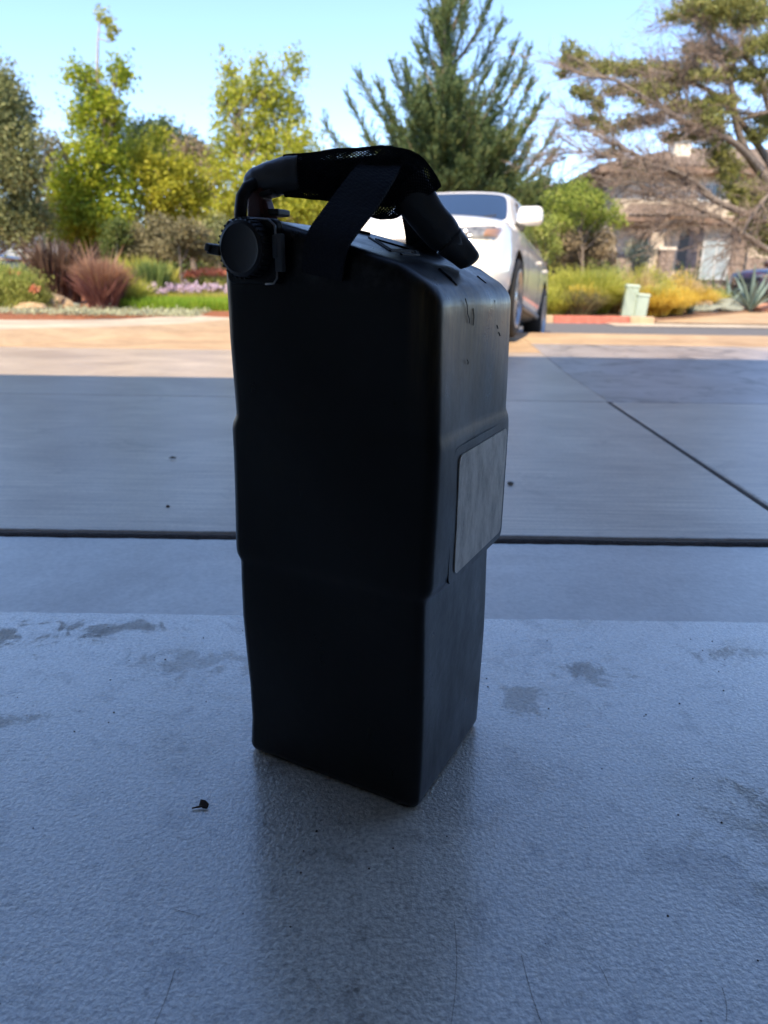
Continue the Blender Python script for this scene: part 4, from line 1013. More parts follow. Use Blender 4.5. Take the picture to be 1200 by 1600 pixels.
def clump_points(blobs, dens, sub=None):
    """blobs: (centre, rx, ry, rz). Leaves gather in many small tufts spread through each blob, leaving gaps"""
    out = []
    for c, rx, ry, rz in blobs:
        vol = rx*ry*rz; nt = max(10, int(dens[0]*TUFT*(rx*ry+ry*rz+rx*rz)))
        u_ = unit(nt); r_ = rng.uniform(.35, 1.0, nt)**.6; tc = u_*r_[:, None]*np.array([rx, ry, rz])+np.array(c)
        ts = rng.uniform(.6, 1.3, nt)*dens[2]
        k = dens[1]
        p = np.repeat(tc, k, axis=0) + rng.normal(size=(nt*k, 3))*np.repeat(ts, k)[:, None]
        out.append(p)
    return np.concatenate(out)
def limb(b, p, q, r0, r1, bend=.15, n=6, seg=6):
    p = Vector(p); q = Vector(q); d = q-p; off = Vector((rnd.uniform(-1, 1), rnd.uniform(-1, 1), rnd.uniform(-.3, .8)))*d.length*bend
    pts = [p.lerp(q, t)+off*(4*t*(1-t))*.5 + Vector((rnd.uniform(-1, 1), rnd.uniform(-1, 1), rnd.uniform(-1, 1)))*d.length*.015*(0 < t < 1) for t in [i/seg for i in range(seg+1)]]
    b.tube(pts, [r0+(r1-r0)*i/seg for i in range(seg+1)], n, caps=False); return pts
def broad_tree(name, label, D, basepx, blobs, m, leaf=.09, dens=(22, 26, .13), trunk=.11, group=None, bark='bark', depth=.8, cat='tree', dz=0, aspect=.55):
    """blobs in photo pixels (px, py, r) or (px, py, rx, ry); placed round depth D with real thickness"""
    base = Vector((at(basepx, 480, D).x, D, g(at(basepx, 480, D).x, D)+dz)); t = empty(name, base); tag(t, label, cat, group)
    B = []; b = MB()
    for bl in blobs:
        px, py, rx = bl[:3]; ry = bl[3] if len(bl) > 3 else rx
        yo = rnd.uniform(-.5, .5)*depth; c = at(px, py, D+yo)-base
        B.append(((c.x, c.y, c.z), rx/ppm(D), max(rx, ry)/ppm(D)*depth, ry/ppm(D)))
    top = max(B, key=lambda q: q[0][2]); tp = Vector(top[0])
    tr = limb(b, (0, 0, -.1), tp*.95, trunk, trunk*.06, .06, 8, 10)
    for c, rx, ry, rz in B:
        c = Vector(c); k = min(len(tr)-1, max(0, sum(1 for q in tr if q.z < c.z-rz*1.0-c.xy.length*.6))); s = tr[max(0, k-1)]
        if (c-s).length > .2: limb(b, s, c+Vector((0, 0, rz*.3)), trunk*.28, trunk*.05, .12, 5, 6)
        for q in range(3):
            e = c+Vector((rnd.uniform(-rx, rx), rnd.uniform(-ry, ry), rnd.uniform(-rz*.2, rz)))*.8; limb(b, c.lerp(s, .3), e, trunk*.14, trunk*.03, .1, 4, 4)
    b.build('trunk', M[bark], t, smooth=True)
    c = clump_points(B, dens); leaf_obj('crown', c, leaf*1.1, m, t, aspect=aspect)
    return t, base
# --- left group
broad_tree('round_tree', 'grey-green leafy tree cut by the left edge of the view', 15, -40,
  [(-10, 150, 45), (22, 190, 35), (-20, 230, 60), (25, 255, 35), (-10, 310, 60), (35, 325, 32), (5, 120, 14), (38, 215, 20), (55, 345, 20), (-60, 200, 60), (-70, 300, 60), (20, 362, 30)], M['greygreen'], .075, (34, 30, .12), group='garden trees')
tA, bA = broad_tree('tall_pyramid_tree', 'yellow-green pyramid-shaped tree topped by a long bare leader, left', 17, 150,
  [(125, 118, 20, 14), (182, 112, 14, 16), (192, 118, 8), (148, 140, 26, 22), (165, 168, 26, 20), (125, 178, 20, 18), (182, 185, 12), (148, 205, 34, 20), (135, 240, 38, 22), (165, 255, 30, 26), (120, 285, 42, 26), (165, 300, 42, 28), (120, 335, 38, 26), (165, 345, 40, 26), (140, 375, 34, 18), (95, 310, 22), (100, 365, 20)],
  M['yg'], .085, (34, 26, .12), group='garden trees')
b = MB(); tp = at(152, 110, 17)-bA; q1 = at(153, 60, 17)-bA; q2 = at(157, 22, 17)-bA; q3 = at(178, 42, 17)-bA; q4 = at(172, 66, 17)-bA
b.tube([tp+Vector((0, 0, -1)), tp, q1, q2], [.04, .035, .022, .012], 6); b.tube([q1, q4, q3], [.016, .012, .008], 5); b.tube([q1.lerp(q2, .3), q4.lerp(q3, .5)+Vector((-.1, 0, 0))], [.01, .006], 5)
b.build('bare_leader', M['bark_pale'], tA, smooth=True)
leaf_obj('leader_tuft', clump_points([(tuple(q2), .16, .14, .12), (tuple(q2+Vector((.15, 0, -.12))), .1, .1, .06)], (60, 14, .05)), .07, M['yg2'], tA)['kind'] = 'stuff'
leaf_obj('leader_tuft', clump_points([(tuple(q3), .11, .1, .10), (tuple(q4.lerp(q3, .4)), .05, .05, .06)], (60, 14, .04)), .07, M['yg2'], tA)['kind'] = 'stuff'
b = MB(); bs = at(115, 480, 17.2); bs.z = g(bs.x, 17.2); b.tube([at(x, y, 17.2 - .9*(300-y)/100)-bs for x, y in ((120, 300), (113, 272), (100, 240), (88, 212), (84, 200))], [.05, .045, .035, .02, .008], 7); b.tube([at(120, 300, 17.2)-bs, Vector((.1, .1, 0))], [.05, .06], 7)
sn = b.build('dead_branch', M['bark_pale'], None, smooth=True); sn.location = bs; tag(sn, 'bare pale dead trunk leaning left beside the tall pyramid-shaped tree', 'dead tree')
broad_tree('bushy_tree', 'low spreading yellow-green tree right of the pyramid-shaped tree', 18, 245,
  [(248, 222, 18, 16), (215, 240, 20), (232, 262, 30, 22), (275, 262, 30, 20), (215, 290, 32, 26), (262, 300, 40, 26), (300, 285, 26, 22), (310, 320, 26, 22), (225, 330, 34, 22), (275, 335, 36, 20), (318, 345, 18)], M['yg2'], .085, (30, 26, .13), group='garden trees')
broad_tree('feathery_tree', 'tall loose yellow-green tree with thin see-through top, rising behind the can handle', 17.5, 405,
  [(356, 104, 4, 14), (368, 128, 8, 16), (350, 150, 10, 16), (398, 138, 18, 18), (405, 96, 9, 12), (430, 130, 14, 20), (462, 105, 12, 20), (365, 170, 24, 24), (410, 175, 28, 26), (452, 175, 22, 28), (350, 215, 20, 24), (390, 225, 34, 28), (435, 225, 36, 30), (475, 230, 30, 24), (350, 262, 24, 26), (400, 280, 44, 30), (455, 285, 44, 32), (500, 290, 30, 26), (370, 320, 40, 24), (430, 325, 44, 22), (490, 330, 40, 20)],
  M['ygs'], .08, (36, 24, .12), group='garden trees')
broad_tree('round_tree', 'dark green domed tree far behind, between the pyramid tree and the feathery tree', 34, 235,
  [(225, 215, 34, 18), (262, 212, 24, 16), (200, 235, 30, 20), (290, 228, 20, 14), (245, 245, 50, 24), (310, 250, 26, 16)], M['darkgreen'], .16, (12, 26, .25), trunk=.25, group='distant trees')
broad_tree('scrub_tree', 'dull brownish-grey tree between the left-edge tree and the pyramid tree', 20, 75,
  [(75, 235, 28, 22), (60, 270, 36, 26), (95, 270, 30, 30), (70, 315, 44, 26), (85, 350, 34, 18)], M['olive'], .085, (24, 24, .13), group='garden trees')
broad_tree('scrub_tree', 'dull brownish-grey tree behind the low spreading yellow-green tree', 23, 310,
  [(285, 235, 26, 18), (310, 250, 26, 22), (325, 285, 26, 30), (290, 300, 40, 26)], M['brownbr'], .1, (20, 24, .15), group='garden trees')
# low dusty bushes under the trees (on several stems)
for D, bp, bl, mm, lb_ in (
  (14.5, 235, [(215, 372, 26, 18), (250, 358, 24, 18), (240, 392, 30, 16), (205, 398, 20, 14)], 'olive', 'dusty olive bush under the low spreading yellow-green tree'),
  (14.0, 290, [(280, 358, 26, 18), (305, 375, 28, 18), (275, 392, 28, 16), (318, 395, 20, 14)], 'olive', 'dusty olive bush right of the grey one, close to the can cap'),
  (15.5, 345, [(335, 352, 22, 20), (352, 380, 26, 20), (335, 400, 18, 12)], 'greygreen', 'grey-green bush directly behind the can cap'),
  (14.2, 185, [(185, 360, 22, 18), (178, 385, 22, 16)], 'midgreen', 'mid-green bush between the pyramid tree and the reddish grass')):
    broad_tree('bush', lb_, D, bp, bl, M[mm], .06, (60, 26, .07), trunk=.05, cat='bush', group='bushes under the garden trees')
# yellow weeping tufts between bushes
def blades(name, n, base_r, h, m, parent, spread=.6, wdt=.012, seg=4, droop=.5, up_=.9):
    th = rng.uniform(0, 2*np.pi, n); r = base_r*np.sqrt(rng.uniform(0, 1, n)); b0 = np.stack([r*np.cos(th), r*np.sin(th), np.zeros(n)], 1)
    out = np.stack([np.cos(th), np.sin(th), np.zeros(n)], 1)+rng.normal(size=(n, 3))*[.5, .5, 0]
    out /= np.linalg.norm(out, axis=1, keepdims=True)+1e-6
    H = h*rng.uniform(.55, 1.1, n); S = spread*rng.uniform(.1, 1.0, n)*H
    side = np.cross(out, [0, 0, 1.0]); side /= np.linalg.norm(side, axis=1, keepdims=True)+1e-6
    ang = rng.uniform(0, np.pi, n)[:, None]; side = side*np.cos(ang)+out*np.sin(ang)
    V_ = []
    for k in range(seg+1):
        t = k/seg; p = b0 + out*(S*t**1.5)[:, None] + np.array([0, 0, 1.0])*(H*(t*up_-droop*t**3*S/H))[:, None]
        wk = wdt*(1-t)**.6*rng.uniform(.7, 1.2, n)[:, None]+wdt*.06
        V_ += [p-side*wk*.5, p+side*wk*.5]
    V_ = np.stack(V_, 1); nv = V_.shape[1]; f = []
    base = np.arange(n)[:, None]*nv
    f = np.concatenate([base+np.array([2*k, 2*k+1, 2*k+3, 2*k+2]) for k in range(seg)], 0)
    return meshobj(name, V_.reshape(-1, 3), f, m, parent)
def spot(px, D, dz=0): 
    x = at(px, 480, D).x; return Vector((x, D, g(x, D)+.05+dz))
def grass_clump(name, px, D, h, r, n, m, label, cat, spread=.7, wdt=.012, group=None, droop=.5, second=None):
    e = empty(name, spot(px, D)); tag(e, label, cat, group); blades('blades', n, r, h, m, e, spread*rnd.uniform(.8, 1.15), wdt*1.5, 5, droop*rnd.uniform(.6, 1.4))
    if second: blades('plumes', int(n*.35), r*.7, h*1.12, second, e, spread*.7, wdt*1.3, 5, droop*.6)
    return e
# --- planting along the left walk
sh = empty('shrub', spot(24, 10.9)); tag(sh, 'low rounded light green shrub with a few pink blooms, far left by the walk', 'shrub')
B = [((at(x, y, 10.9)-sh.location)[:], rx/ppm(10.9), .35, ry/ppm(10.9)) for x, y, rx, ry in ((-30, 450, 36, 30), (5, 447, 36, 30), (37, 450, 32, 27), (20, 478, 42, 14), (-20, 480, 40, 14), (58, 470, 16, 18), (25, 438, 20, 12))]
leaf_obj('foliage', clump_points(B, (95, 40, .06)), .055, M['shrub'], sh, dirs=np.array([0, -.1, .8]), aspect=.28, jitter=.6)
leaf_obj('blossoms', clump_points([((at(52, 452, 10.5)-sh.location)[:], .05, .05, .04), ((at(20, 428, 10.8)-sh.location)[:], .12, .05, .03)], (300, 8, .02)), .04, M['coral'], sh)
b = MB(); [b.tube([(0, 0, -.05), (rnd.uniform(-.4, .3), rnd.uniform(-.2, .2), .35)], [.015, .006], 5) for _ in range(9)]; b.build('stem', M['bark'], sh)
def strap_plant(name, px, D, n, Lh, wd, m, label, cat, tilt=(10, 60), thick=.012, group=None, tipn=4, dz=0):
    """rosette of broad leaves, each leaf an object"""
    e = empty(name, spot(px, D, dz)); tag(e, label, cat, group); base = None
    for k in range(n):
        az = k*2.4+rnd.uniform(-.2, .2); ti = R(tilt[0]+(tilt[1]-tilt[0])*((k+.5)/n)**.8); l = Lh*rnd.uniform(.8, 1.1); vs = []; S = 6
        if base is None or k % 6 == 0:
            for i in range(S+1):
                t = i/S; w_ = wd*(.55+.9*t-1.45*t*t+.0)*1.0 if t < .999 else .002; w_ = max(.003, wd*(math.sin(math.pi*(.22+.78*t)))); bow = .12*t*t
                vs += [(-w_*.5, bow, t), (0, bow-thick/.5*.25*(1-t)-.01, t), (w_*.5, bow, t), (0, bow+thick/.5*.4*(1-t)+.002, t)]
            fs = [(i*4+a, i*4+(a+1) % 4, i*4+4+(a+1) % 4, i*4+4+a) for i in range(S) for a in range(4)]
            o = fix_normals(meshobj('leaf', vs, fs, m, e, True)); base = o.data
        else:
            o = bpy.data.objects.new('leaf', base); col.objects.link(o); o.parent = e
        o.scale = (1, l, l); o.rotation_euler = Euler((-ti, 0, 0)); o.rotation_euler = (Matrix.Rotation(az, 3, 'Z') @ Matrix.Rotation(-ti, 3, 'X')).to_euler()
    return e
grass_clump('flax_plant', 88, 12.6, 1.15, .16, 300, M['bronze'], 'dark bronze upright sword-leaved clump between the light shrub and the reddish grass', 'plant', .45, .035, droop=.1)
grass_clump('flax_plant', 112, 12.8, 1.1, .16, 260, M['bronze'], 'dark bronze clump half hidden behind the reddish grass', 'plant', .6, .03, droop=.1)
fg = grass_clump('fountain_grass', 163, 10.9, .82, .10, 3200, M['fountain'], 'round reddish fountain grass clump beside the walk', 'ornamental grass', .72, .012, second=None)
blades('tall_plumes', 70, .12, 1.05, M['fountain'], fg, .5, .035, 4, .15)
blades('core_plumes', 700, .20, .66, M['plume'], fg, .8, .022, 4, .2)
grass_clump('sedge', 205, 11.3, .55, .14, 900, M['ygrass'], 'small pale green grass tuft just right of the reddish fountain grass', 'ornamental grass', .8, .01)
for px, D, h, lb_ in ((215, 13.2, .9, 'slim yellow-leaved shrub standing behind the reddish grass'), (256, 13.0, .8, 'pale yellow-green upright grass in front of the dusty bushes'), (240, 12.6, .85, 'dark-tipped upright grass left of the purple flowers')):
    grass_clump('upright_grass', px, D, h, .2, 600, M['ygrass'] if px != 240 else M['strap'], lb_, 'ornamental grass', .35, .02, group='upright grasses below the dusty bushes')
# agapanthus-like purple flowers, bright grass strip, coral bush
def carpet(name, px0, px1, D0, D1, n, h, m, label, cat, wdt=.01, spread=.5, flowers=None, fh=.35, fn=200, kind='stuff'):
    x0, x1 = at(px0, 480, (D0+D1)/2).x, at(px1, 480, (D0+D1)/2).x; e = empty(name, ((x0+x1)/2, (D0+D1)/2, g((x0+x1)/2, (D0+D1)/2)+.04)); tag(e, label, cat, kind=kind)
    o = blades('blades', n, 1.0, h, m, e, spread, wdt, 4, .3)
    co = np.empty(len(o.data.vertices)*3, np.float32); o.data.vertices.foreach_get('co', co); co = co.reshape(n, -1, 3)
    shift = np.stack([rng.uniform(-1, 1, n)*(x1-x0)/2, rng.uniform(-1, 1, n)*(D1-D0)/2, np.zeros(n)], 1)
    th_base = (co[:, 0, :]+co[:, 1, :])/2; co = co - th_base[:, None, :]*[1, 1, 0] + shift[:, None, :]
    o.data.vertices.foreach_set('co', co.astype(np.float32).ravel()); o['kind'] = 'stuff'
    if flowers:
        c = np.stack([rng.uniform(-1, 1, fn)*(x1-x0)/2, rng.uniform(-1, 1, fn)*(D1-D0)/2, fh*rng.uniform(.75, 1.1, fn)], 1)
        c = np.repeat(c, 16, 0)+rng.normal(size=(fn*16, 3))*.022
        q = leaf_obj('flower_heads', c, .04, flowers, e, aspect=.7); q['kind'] = 'stuff'
    return e
carpet('grass_strip', 205, 420, 10.9, 12.0, 14000, .22, M['grass'], 'bright green low grass strip beside the walk, left of the can', 'grass')
carpet('purple_flower_bed', 225, 400, 12.1, 13.2, 4500, .26, M['ygrass'], 'bed of small purple flowers above the bright grass, left of the can', 'flowers', .012, .5, M['purple'], .30, 110)
cbu = empty('coral_bush', spot(325, 14.6)); tag(cbu, 'low coral-red flowering bush behind the purple flowers', 'flowering bush')
Bc = [((at(x, y, 14.6)-cbu.location)[:], rx/ppm(14.6), .5, ry/ppm(14.6)) for x, y, rx, ry in ((300, 436, 18, 8), (330, 432, 26, 9), (360, 434, 22, 8))]
leaf_obj('foliage', clump_points([((c[0], c[1], c[2]-.12), rx, ry, rz) for c, rx, ry, rz in Bc], (90, 26, .05)), .05, M['shrub'], cbu)
leaf_obj('blossoms', clump_points([((c[0], c[1]-.1, c[2]+.08), rx, ry, rz*.6) for c, rx, ry, rz in Bc], (70, 16, .03)), .04, M['coral'], cbu)
# silver creeping groundcover by the walk
e = empty('groundcover', (-5.2, 10.2, g(-5.2, 10.2)+.05)); tag(e, 'low silver-green creeping groundcover along the far left walk', 'groundcover', kind='stuff')
nG = 15000; gxx = rng.uniform(-3.4, 2.6, nG); gyy = rng.uniform(-1.0, .9, nG)*(1-.25*(gxx+3.4)/6)+.25*np.clip(-gxx-.2, 0, 9)*-.6+.35
q = leaf_obj('creeping_leaves', np.stack([gxx, gyy, -.01+.03*np.abs(rng.normal(size=nG))], 1), .04, M['silver'], e); q['kind'] = 'stuff'
def rock(px, py, D, s, m, label, seed, sz=.6):
    r_ = random.Random(seed); bm = bmesh.new(); bmesh.ops.create_icosphere(bm, subdivisions=3, radius=1)
    import mathutils
    for v in bm.verts:
        nz = mathutils.noise.noise(v.co*1.4+Vector((seed, 0, 0)))*.35+mathutils.noise.noise(v.co*3.5+Vector((seed, 3, 0)))*.12
        v.co = v.co*(1+nz); v.co = Vector((v.co.x*s*1.3, v.co.y*s, v.co.z*s*sz))
    me = bpy.data.meshes.new('rock'); bm.to_mesh(me); bm.free(); me.materials.append(m)
    o = bpy.data.objects.new('rock', me); col.objects.link(o); p = spot(px, D); o.location = (p.x, D, p.z+s*sz*.35); return tag(o, label, 'rock', 'garden rocks')
rock(48, 492, 10.7, .17, M['rock'], 'low tan rock poking out of the silver groundcover in front of the light shrub', 2, .5)
rock(76, 478, 11.3, .24, M['rock'], 'tan rock at the right foot of the light green shrub', 5, .6)
rock(98, 485, 11.4, .08, M['rock_g'], 'small grey stone left of the reddish grass, nearest the tan rocks', 8)
rock(117, 481, 11.6, .07, M['rock_g'], 'small grey stone touching the left side of the reddish grass', 9)

# --- background masses behind the gardens
bgm = [(-60, 27, 300, 90, 'midgreen'), (30, 28, 330, 60, 'olive'), (120, 29, 330, 60, 'midgreen'), (205, 28, 345, 60, 'olive'), (300, 28, 335, 60, 'midgreen'), (390, 29, 310, 70, 'midgreen'), (480, 29, 300, 70, 'midgreen')]
lbs = ['mid-green bush mass beyond the left edge tree', 'olive bush mass before the pale house roof end', 'mid-green bush mass right behind the pyramid-shaped tree', 'olive bush mass behind the low spreading tree', 'mid-green bush mass left of the feathery tree', 'mid-green bush mass right behind the feathery tree trunk', 'mid-green bush mass between the feathery tree and the cypress']
for (px, D, top, r_, mm), lb_ in zip(bgm, lbs):
    if px in (-60, 30): top += 25
    broad_tree('background_bush', lb_, D+3, px, [(px-r_*.4, top+30, r_*.6, 30), (px+r_*.4, top+36, r_*.6, 30), (px, top+70, r_*.9, 34), (px, top+14, r_*.4, 22), (px, 412, r_*.8, 20)] if px > 40 else [(px-r_*.3, top+25, r_*.6, 25), (px+r_*.2, top+30, r_*.4, 20)],
               M[mm], .15, (11, 26, .22), trunk=.12, cat='bush', group='bushes beyond the gardens')
for px, D, top, r_, mm, lb_ in ((560, 34, 290, 60, 'midgreen', 'green bush mass left of the white SUV, behind the handle'), (650, 35, 285, 60, 'midgreen', 'green bush mass directly above the SUV roof, left part'), (735, 33, 292, 60, 'midgreen', 'green bush mass directly above the SUV roof, right part'), (825, 31, 300, 55, 'darkgreen', 'dark green bush mass right of the SUV windshield'), (880, 42, 285, 60, 'darkgreen', 'dark distant bush mass behind the lime-green shrub tree')):
    broad_tree('background_bush', lb_, D, px, [(px-r_*.4, top+26, r_*.6, 24), (px+r_*.4, top+30, r_*.6, 24), (px, top+66, r_*.9, 40), (px, top+120, r_*.9, 40)], M[mm], .16, (11, 26, .24), trunk=.14, cat='bush', group='bushes beyond the street')

# --- the feathery cypress behind the SUV: long ascending fronds
def cypress():
    D = 27.0; base = Vector((at(705, 480, D).x, D, g(at(705, 480, D).x, D))); t = empty('cypress_tree', base); tag(t, 'large dark green cypress with long feathery ascending fronds behind the white SUV', 'tree')
    b = MB(); k_ = 1/ppm(D); C = []; Dr = []; W_ = []; tips = []
    axis = [at(x, y, D)-base for x, y in ((705, 430), (700, 330), (690, 240), (690, 150), (700, 60), (705, -40), (712, -110))]
    b.tube([Vector((0, 0, -.1))]+axis, [.32, .28, .22, .15, .09, .06, .03, .015], 8)
    # ends of the main fronds in the photograph plus filler fronds at other depths
    ends = [(505, 188, 250, 300), (545, 152, 620, 300), (560, 118, 630, 270), (590, 128, 640, 280), (612, 102, 650, 260), (632, 110, 655, 230), (650, 70, 670, 200), (672, 20, 680, 140), (690, -60, 692, 60), (715, -70, 700, 60), (740, -40, 705, 60), (770, -10, 710, 110), (785, 30, 715, 140), (728, 20, 702, 120), (806, 68, 735, 200), (800, 110, 735, 220), (828, 75, 745, 210), (832, 125, 745, 235), (850, 150, 750, 250), (838, 175, 750, 260), (868, 200, 755, 275), (870, 235, 750, 285), (862, 262, 750, 300), (765, 95, 715, 210), (755, 150, 715, 250), (660, 150, 680, 260), (700, 90, 700, 200), (610, 175, 650, 290), (575, 215, 640, 310), (545, 235, 630, 330), (520, 250, 640, 330), (600, 240, 650, 330), (800, 200, 730, 290), (780, 230, 730, 310), (830, 225, 740, 300), (640, 200, 670, 300), (720, 190, 705, 290), (680, 180, 690, 280), (850, 285, 750, 320), (740, 250, 715, 330)]
    fr = [(700+rnd.gauss(0, 22), yy, 700, yy+95, rnd.uniform(-1, 1)) for yy in list(range(-70, 130, 9))]
    for (ex, ey, sx, sy) in ends:
        sx = 700+(ex-700)*.12; sy = min(340, ey+ (60+abs(ex-700)*.75)); fr.append((ex, ey, sx, sy, rnd.uniform(-1.2, 1.2)))
    for _ in range(260):
        a = rnd.random(); ex = 700+rnd.gauss(0, 85); lim = 75+abs(ex-700)*1.05; ey = lim+rnd.random()**.7*210
        if ex < 500 or ex > 875 or ey > 320: continue
        fr.append((ex, ey, 700+(ex-700)*.2, min(345, ey+90), rnd.uniform(-2.6, 2.6)))
    for ex, ey, sx, sy, yo in fr:
        p = at(sx, sy, D)-base; q = at(ex, ey, D+yo)-base; q.y += 0; d = q-p; n_ = 12
        ctrl = p.lerp(q, .45)+Vector((d.x*rnd.uniform(.05, .3), rnd.uniform(-.3, .3), -abs(d.x)*rnd.uniform(.05, .28))); pts = [(p*(1-s)**2+ctrl*2*s*(1-s)+q*s*s) for s in [i/n_ for i in range(n_+1)]]
        b.tube(pts, [.06*(1-i/n_)+.008 for i in range(n_+1)], 5, caps=False)
        L = d.length; nsp = int(L*20)+3
        for _ in range(nsp):
            s = rnd.random()**.8*.86+.14; c = p*(1-s)**2+ctrl*2*s*(1-s)+q*s*s; tg = ((ctrl-p)*(1-s)+(q-ctrl)*s).normalized()
            sl_ = (.38+.85*(1-s)*min(1, L/3))*rnd.uniform(.5, 1.1); dv = (tg*1.25+Vector((rnd.gauss(0, .62), rnd.gauss(0, .62), rnd.gauss(.1, .42)))).normalized()
            m_ = int(11+sl_*16); tt = np.linspace(0, 1, m_)[:, None]; ln = np.array(c)[None]+np.array(dv)[None]*sl_*tt+np.array([0, 0, .12])*sl_*tt**2
            C.append(ln+rng.normal(size=(m_, 3))*.028*(1-.5*tt)); Dr.append(np.repeat(np.array(dv)[None], m_, 0))
    C = np.concatenate(C); Dr = np.concatenate(Dr)
    b.build('trunk', M['bark'], t, smooth=True); leaf_obj('crown', C, .13, M['cyp'], t, dirs=Dr, aspect=.28, jitter=.45)
cypress()

# --- the sprawling old cypress at the right edge: arching limbs, bare twigs, flat pads
def old_cypress():
    D = 21.0; tx = at(1290, 480, D).x; base = Vector((tx, D, g(tx, D))); t = empty('old_cypress_tree', base); tag(t, 'sprawling old cypress with bare arching limbs over the stucco house', 'tree')
    b = MB(); tw = MB(); ln_c = []; pads = []
    limbs = [  # px, py, depth offset
     [(1290, 470, 0, .26), (1272, 380, 0, .22), (1240, 320, 0, .2), (1190, 270, .3, .16), (1165, 235, .2, .13), (1150, 190, 0, .11), (1142, 130, -.2, .09), (1128, 95, -.4, .07), (1105, 45, -.5, .05), (1090, -5, -.5, .03)],
     [(1142, 130, -.2, .07), (1148, 95, 0, .06), (1162, 50, .2, .045), (1166, 5, .4, .03), (1160, -40, .4, .02)],
     [(1190, 270, .3, .12), (1150, 225, -.8, .10), (1110, 205, -1.2, .085), (1070, 190, -1.4, .07), (1020, 160, -1.6, .055), (960, 125, -1.8, .04), (915, 118, -1.8, .03), (884, 108, -1.8, .015)],
     [(1240, 320, 0, .15), (1190, 235, .9, .12), (1120, 150, 1.2, .09), (1050, 122, 1.2, .06), (990, 118, 1.0, .04), (940, 110, .8, .02)],
     [(1272, 380, 0, .16), (1200, 345, -1.0, .12), (1130, 320, -1.6, .10), (1085, 290, -1.8, .08), (1040, 262, -1.8, .06), (990, 240, -1.8, .045), (940, 215, -1.6, .03), (905, 190, -1.6, .015)],
     [(1130, 320, -1.6, .06), (1070, 275, -2.0, .05), (1010, 255, -2.2, .04), (950, 245, -2.2, .025), (900, 235, -2.2, .012), (880, 250, -2.2, .007)],
     [(1290, 440, 0, .14), (1240, 410, -1.6, .11), (1190, 385, -2.2, .09), (1140, 350, -2.5, .07), (1100, 330, -2.6, .05), (1060, 315, -2.6, .03), (1020, 305, -2.6, .015)],
     [(1290, 360, 0, .2), (1230, 260, 1.0, .15), (1205, 180, 1.2, .11), (1180, 110, 1.4, .08), (1130, 60, 1.6, .05), (1080, 30, 1.6, .03), (1050, 20, 1.6, .015)],
     [(1230, 260, 1.0, .12), (1240, 150, 1.0, .10), (1215, 60, .8, .07), (1190, 0, .8, .05), (1180, -50, .8, .03)],
     [(1150, 190, 0, .06), (1200, 175, -.6, .05), (1240, 170, -1, .04)],
     [(1205, 180, 1.2, .06), (1130, 175, .2, .05), (1080, 165, -.6, .035), (1030, 182, -1, .02), (1000, 200, -1.2, .01)],
     [(1142, 130, -.2, .05), (1100, 122, -.6, .035), (1065, 120, -.9, .02), (1040, 115, -1, .01)],
     [(1128, 95, -.4, .04), (1105, 85, -.7, .03), (1080, 78, -.9, .012)],
     [(1085, 290, -1.8, .05), (1050, 300, -2.4, .035), (1010, 285, -2.6, .02), (975, 290, -2.6, .01)],
     [(1130, 320, -1.6, .05), (1090, 345, -2.2, .035), (1060, 345, -2.5, .025), (1035, 355, -2.6, .01)],
     [(1240, 320, 0, .09), (1210, 300, -1.2, .07), (1180, 330, -2.2, .05), (1150, 380, -2.6, .03), (1140, 410, -2.6, .012)]]
    segs = []
    for lm in limbs:
        pr, rad = smoothpath([(at(x, y, D+yo)-base, r_) for x, y, yo, r_ in lm], 5)
        b.tube(pr, [q*.8 for q in rad], 7, caps=False)
        for i in range(len(pr)-1):
            if rad[i] < .10: segs.append((pr[i], pr[i+1], rad[i]))
    b.build('trunk', M['bark'], t, smooth=True)
    # secondary bare twigs, drooping to the outside (left) and finer twiglets on them
    T_ = MB(); fine_c = []; fine_d = []
    for _ in range(580):
        p, q, r_ = segs[rnd.randrange(len(segs))]; s = p.lerp(q, rnd.random()); d = (q-p).normalized()
        dv = (d*.9+Vector((rnd.gauss(-.35, .5), rnd.gauss(0, .6), rnd.gauss(.05, .5)))).normalized(); l = rnd.uniform(.4, 1.5)
        pts = [s+dv*l*k/5+Vector((0, 0, rnd.uniform(-.03, .05)-.02*k*k*.1)) for k in range(6)]
        T_.tube(pts, [.018, .015, .012, .009, .006, .003], 3, caps=False)
        for k in range(16):
            j = rnd.randrange(1, 6); c = pts[j]; w_ = (dv*.7+Vector((rnd.gauss(0, .6), rnd.gauss(0, .6), rnd.gauss(0, .5)))).normalized()
            for mm_ in range(3):
                fine_c.append(c+w_*(.08+.13*mm_)); fine_d.append(w_)
    T_.build('bare_twigs', M['bark'], t)['kind'] = 'stuff'
    # the twiglets are long thin slivers
    leaf_obj('fine_twigs', np.array([tuple(c) for c in fine_c]), .20, M['twig'], t, dirs=np.array([tuple(c) for c in fine_d]), aspect=.07, jitter=.25)['kind'] = 'stuff'
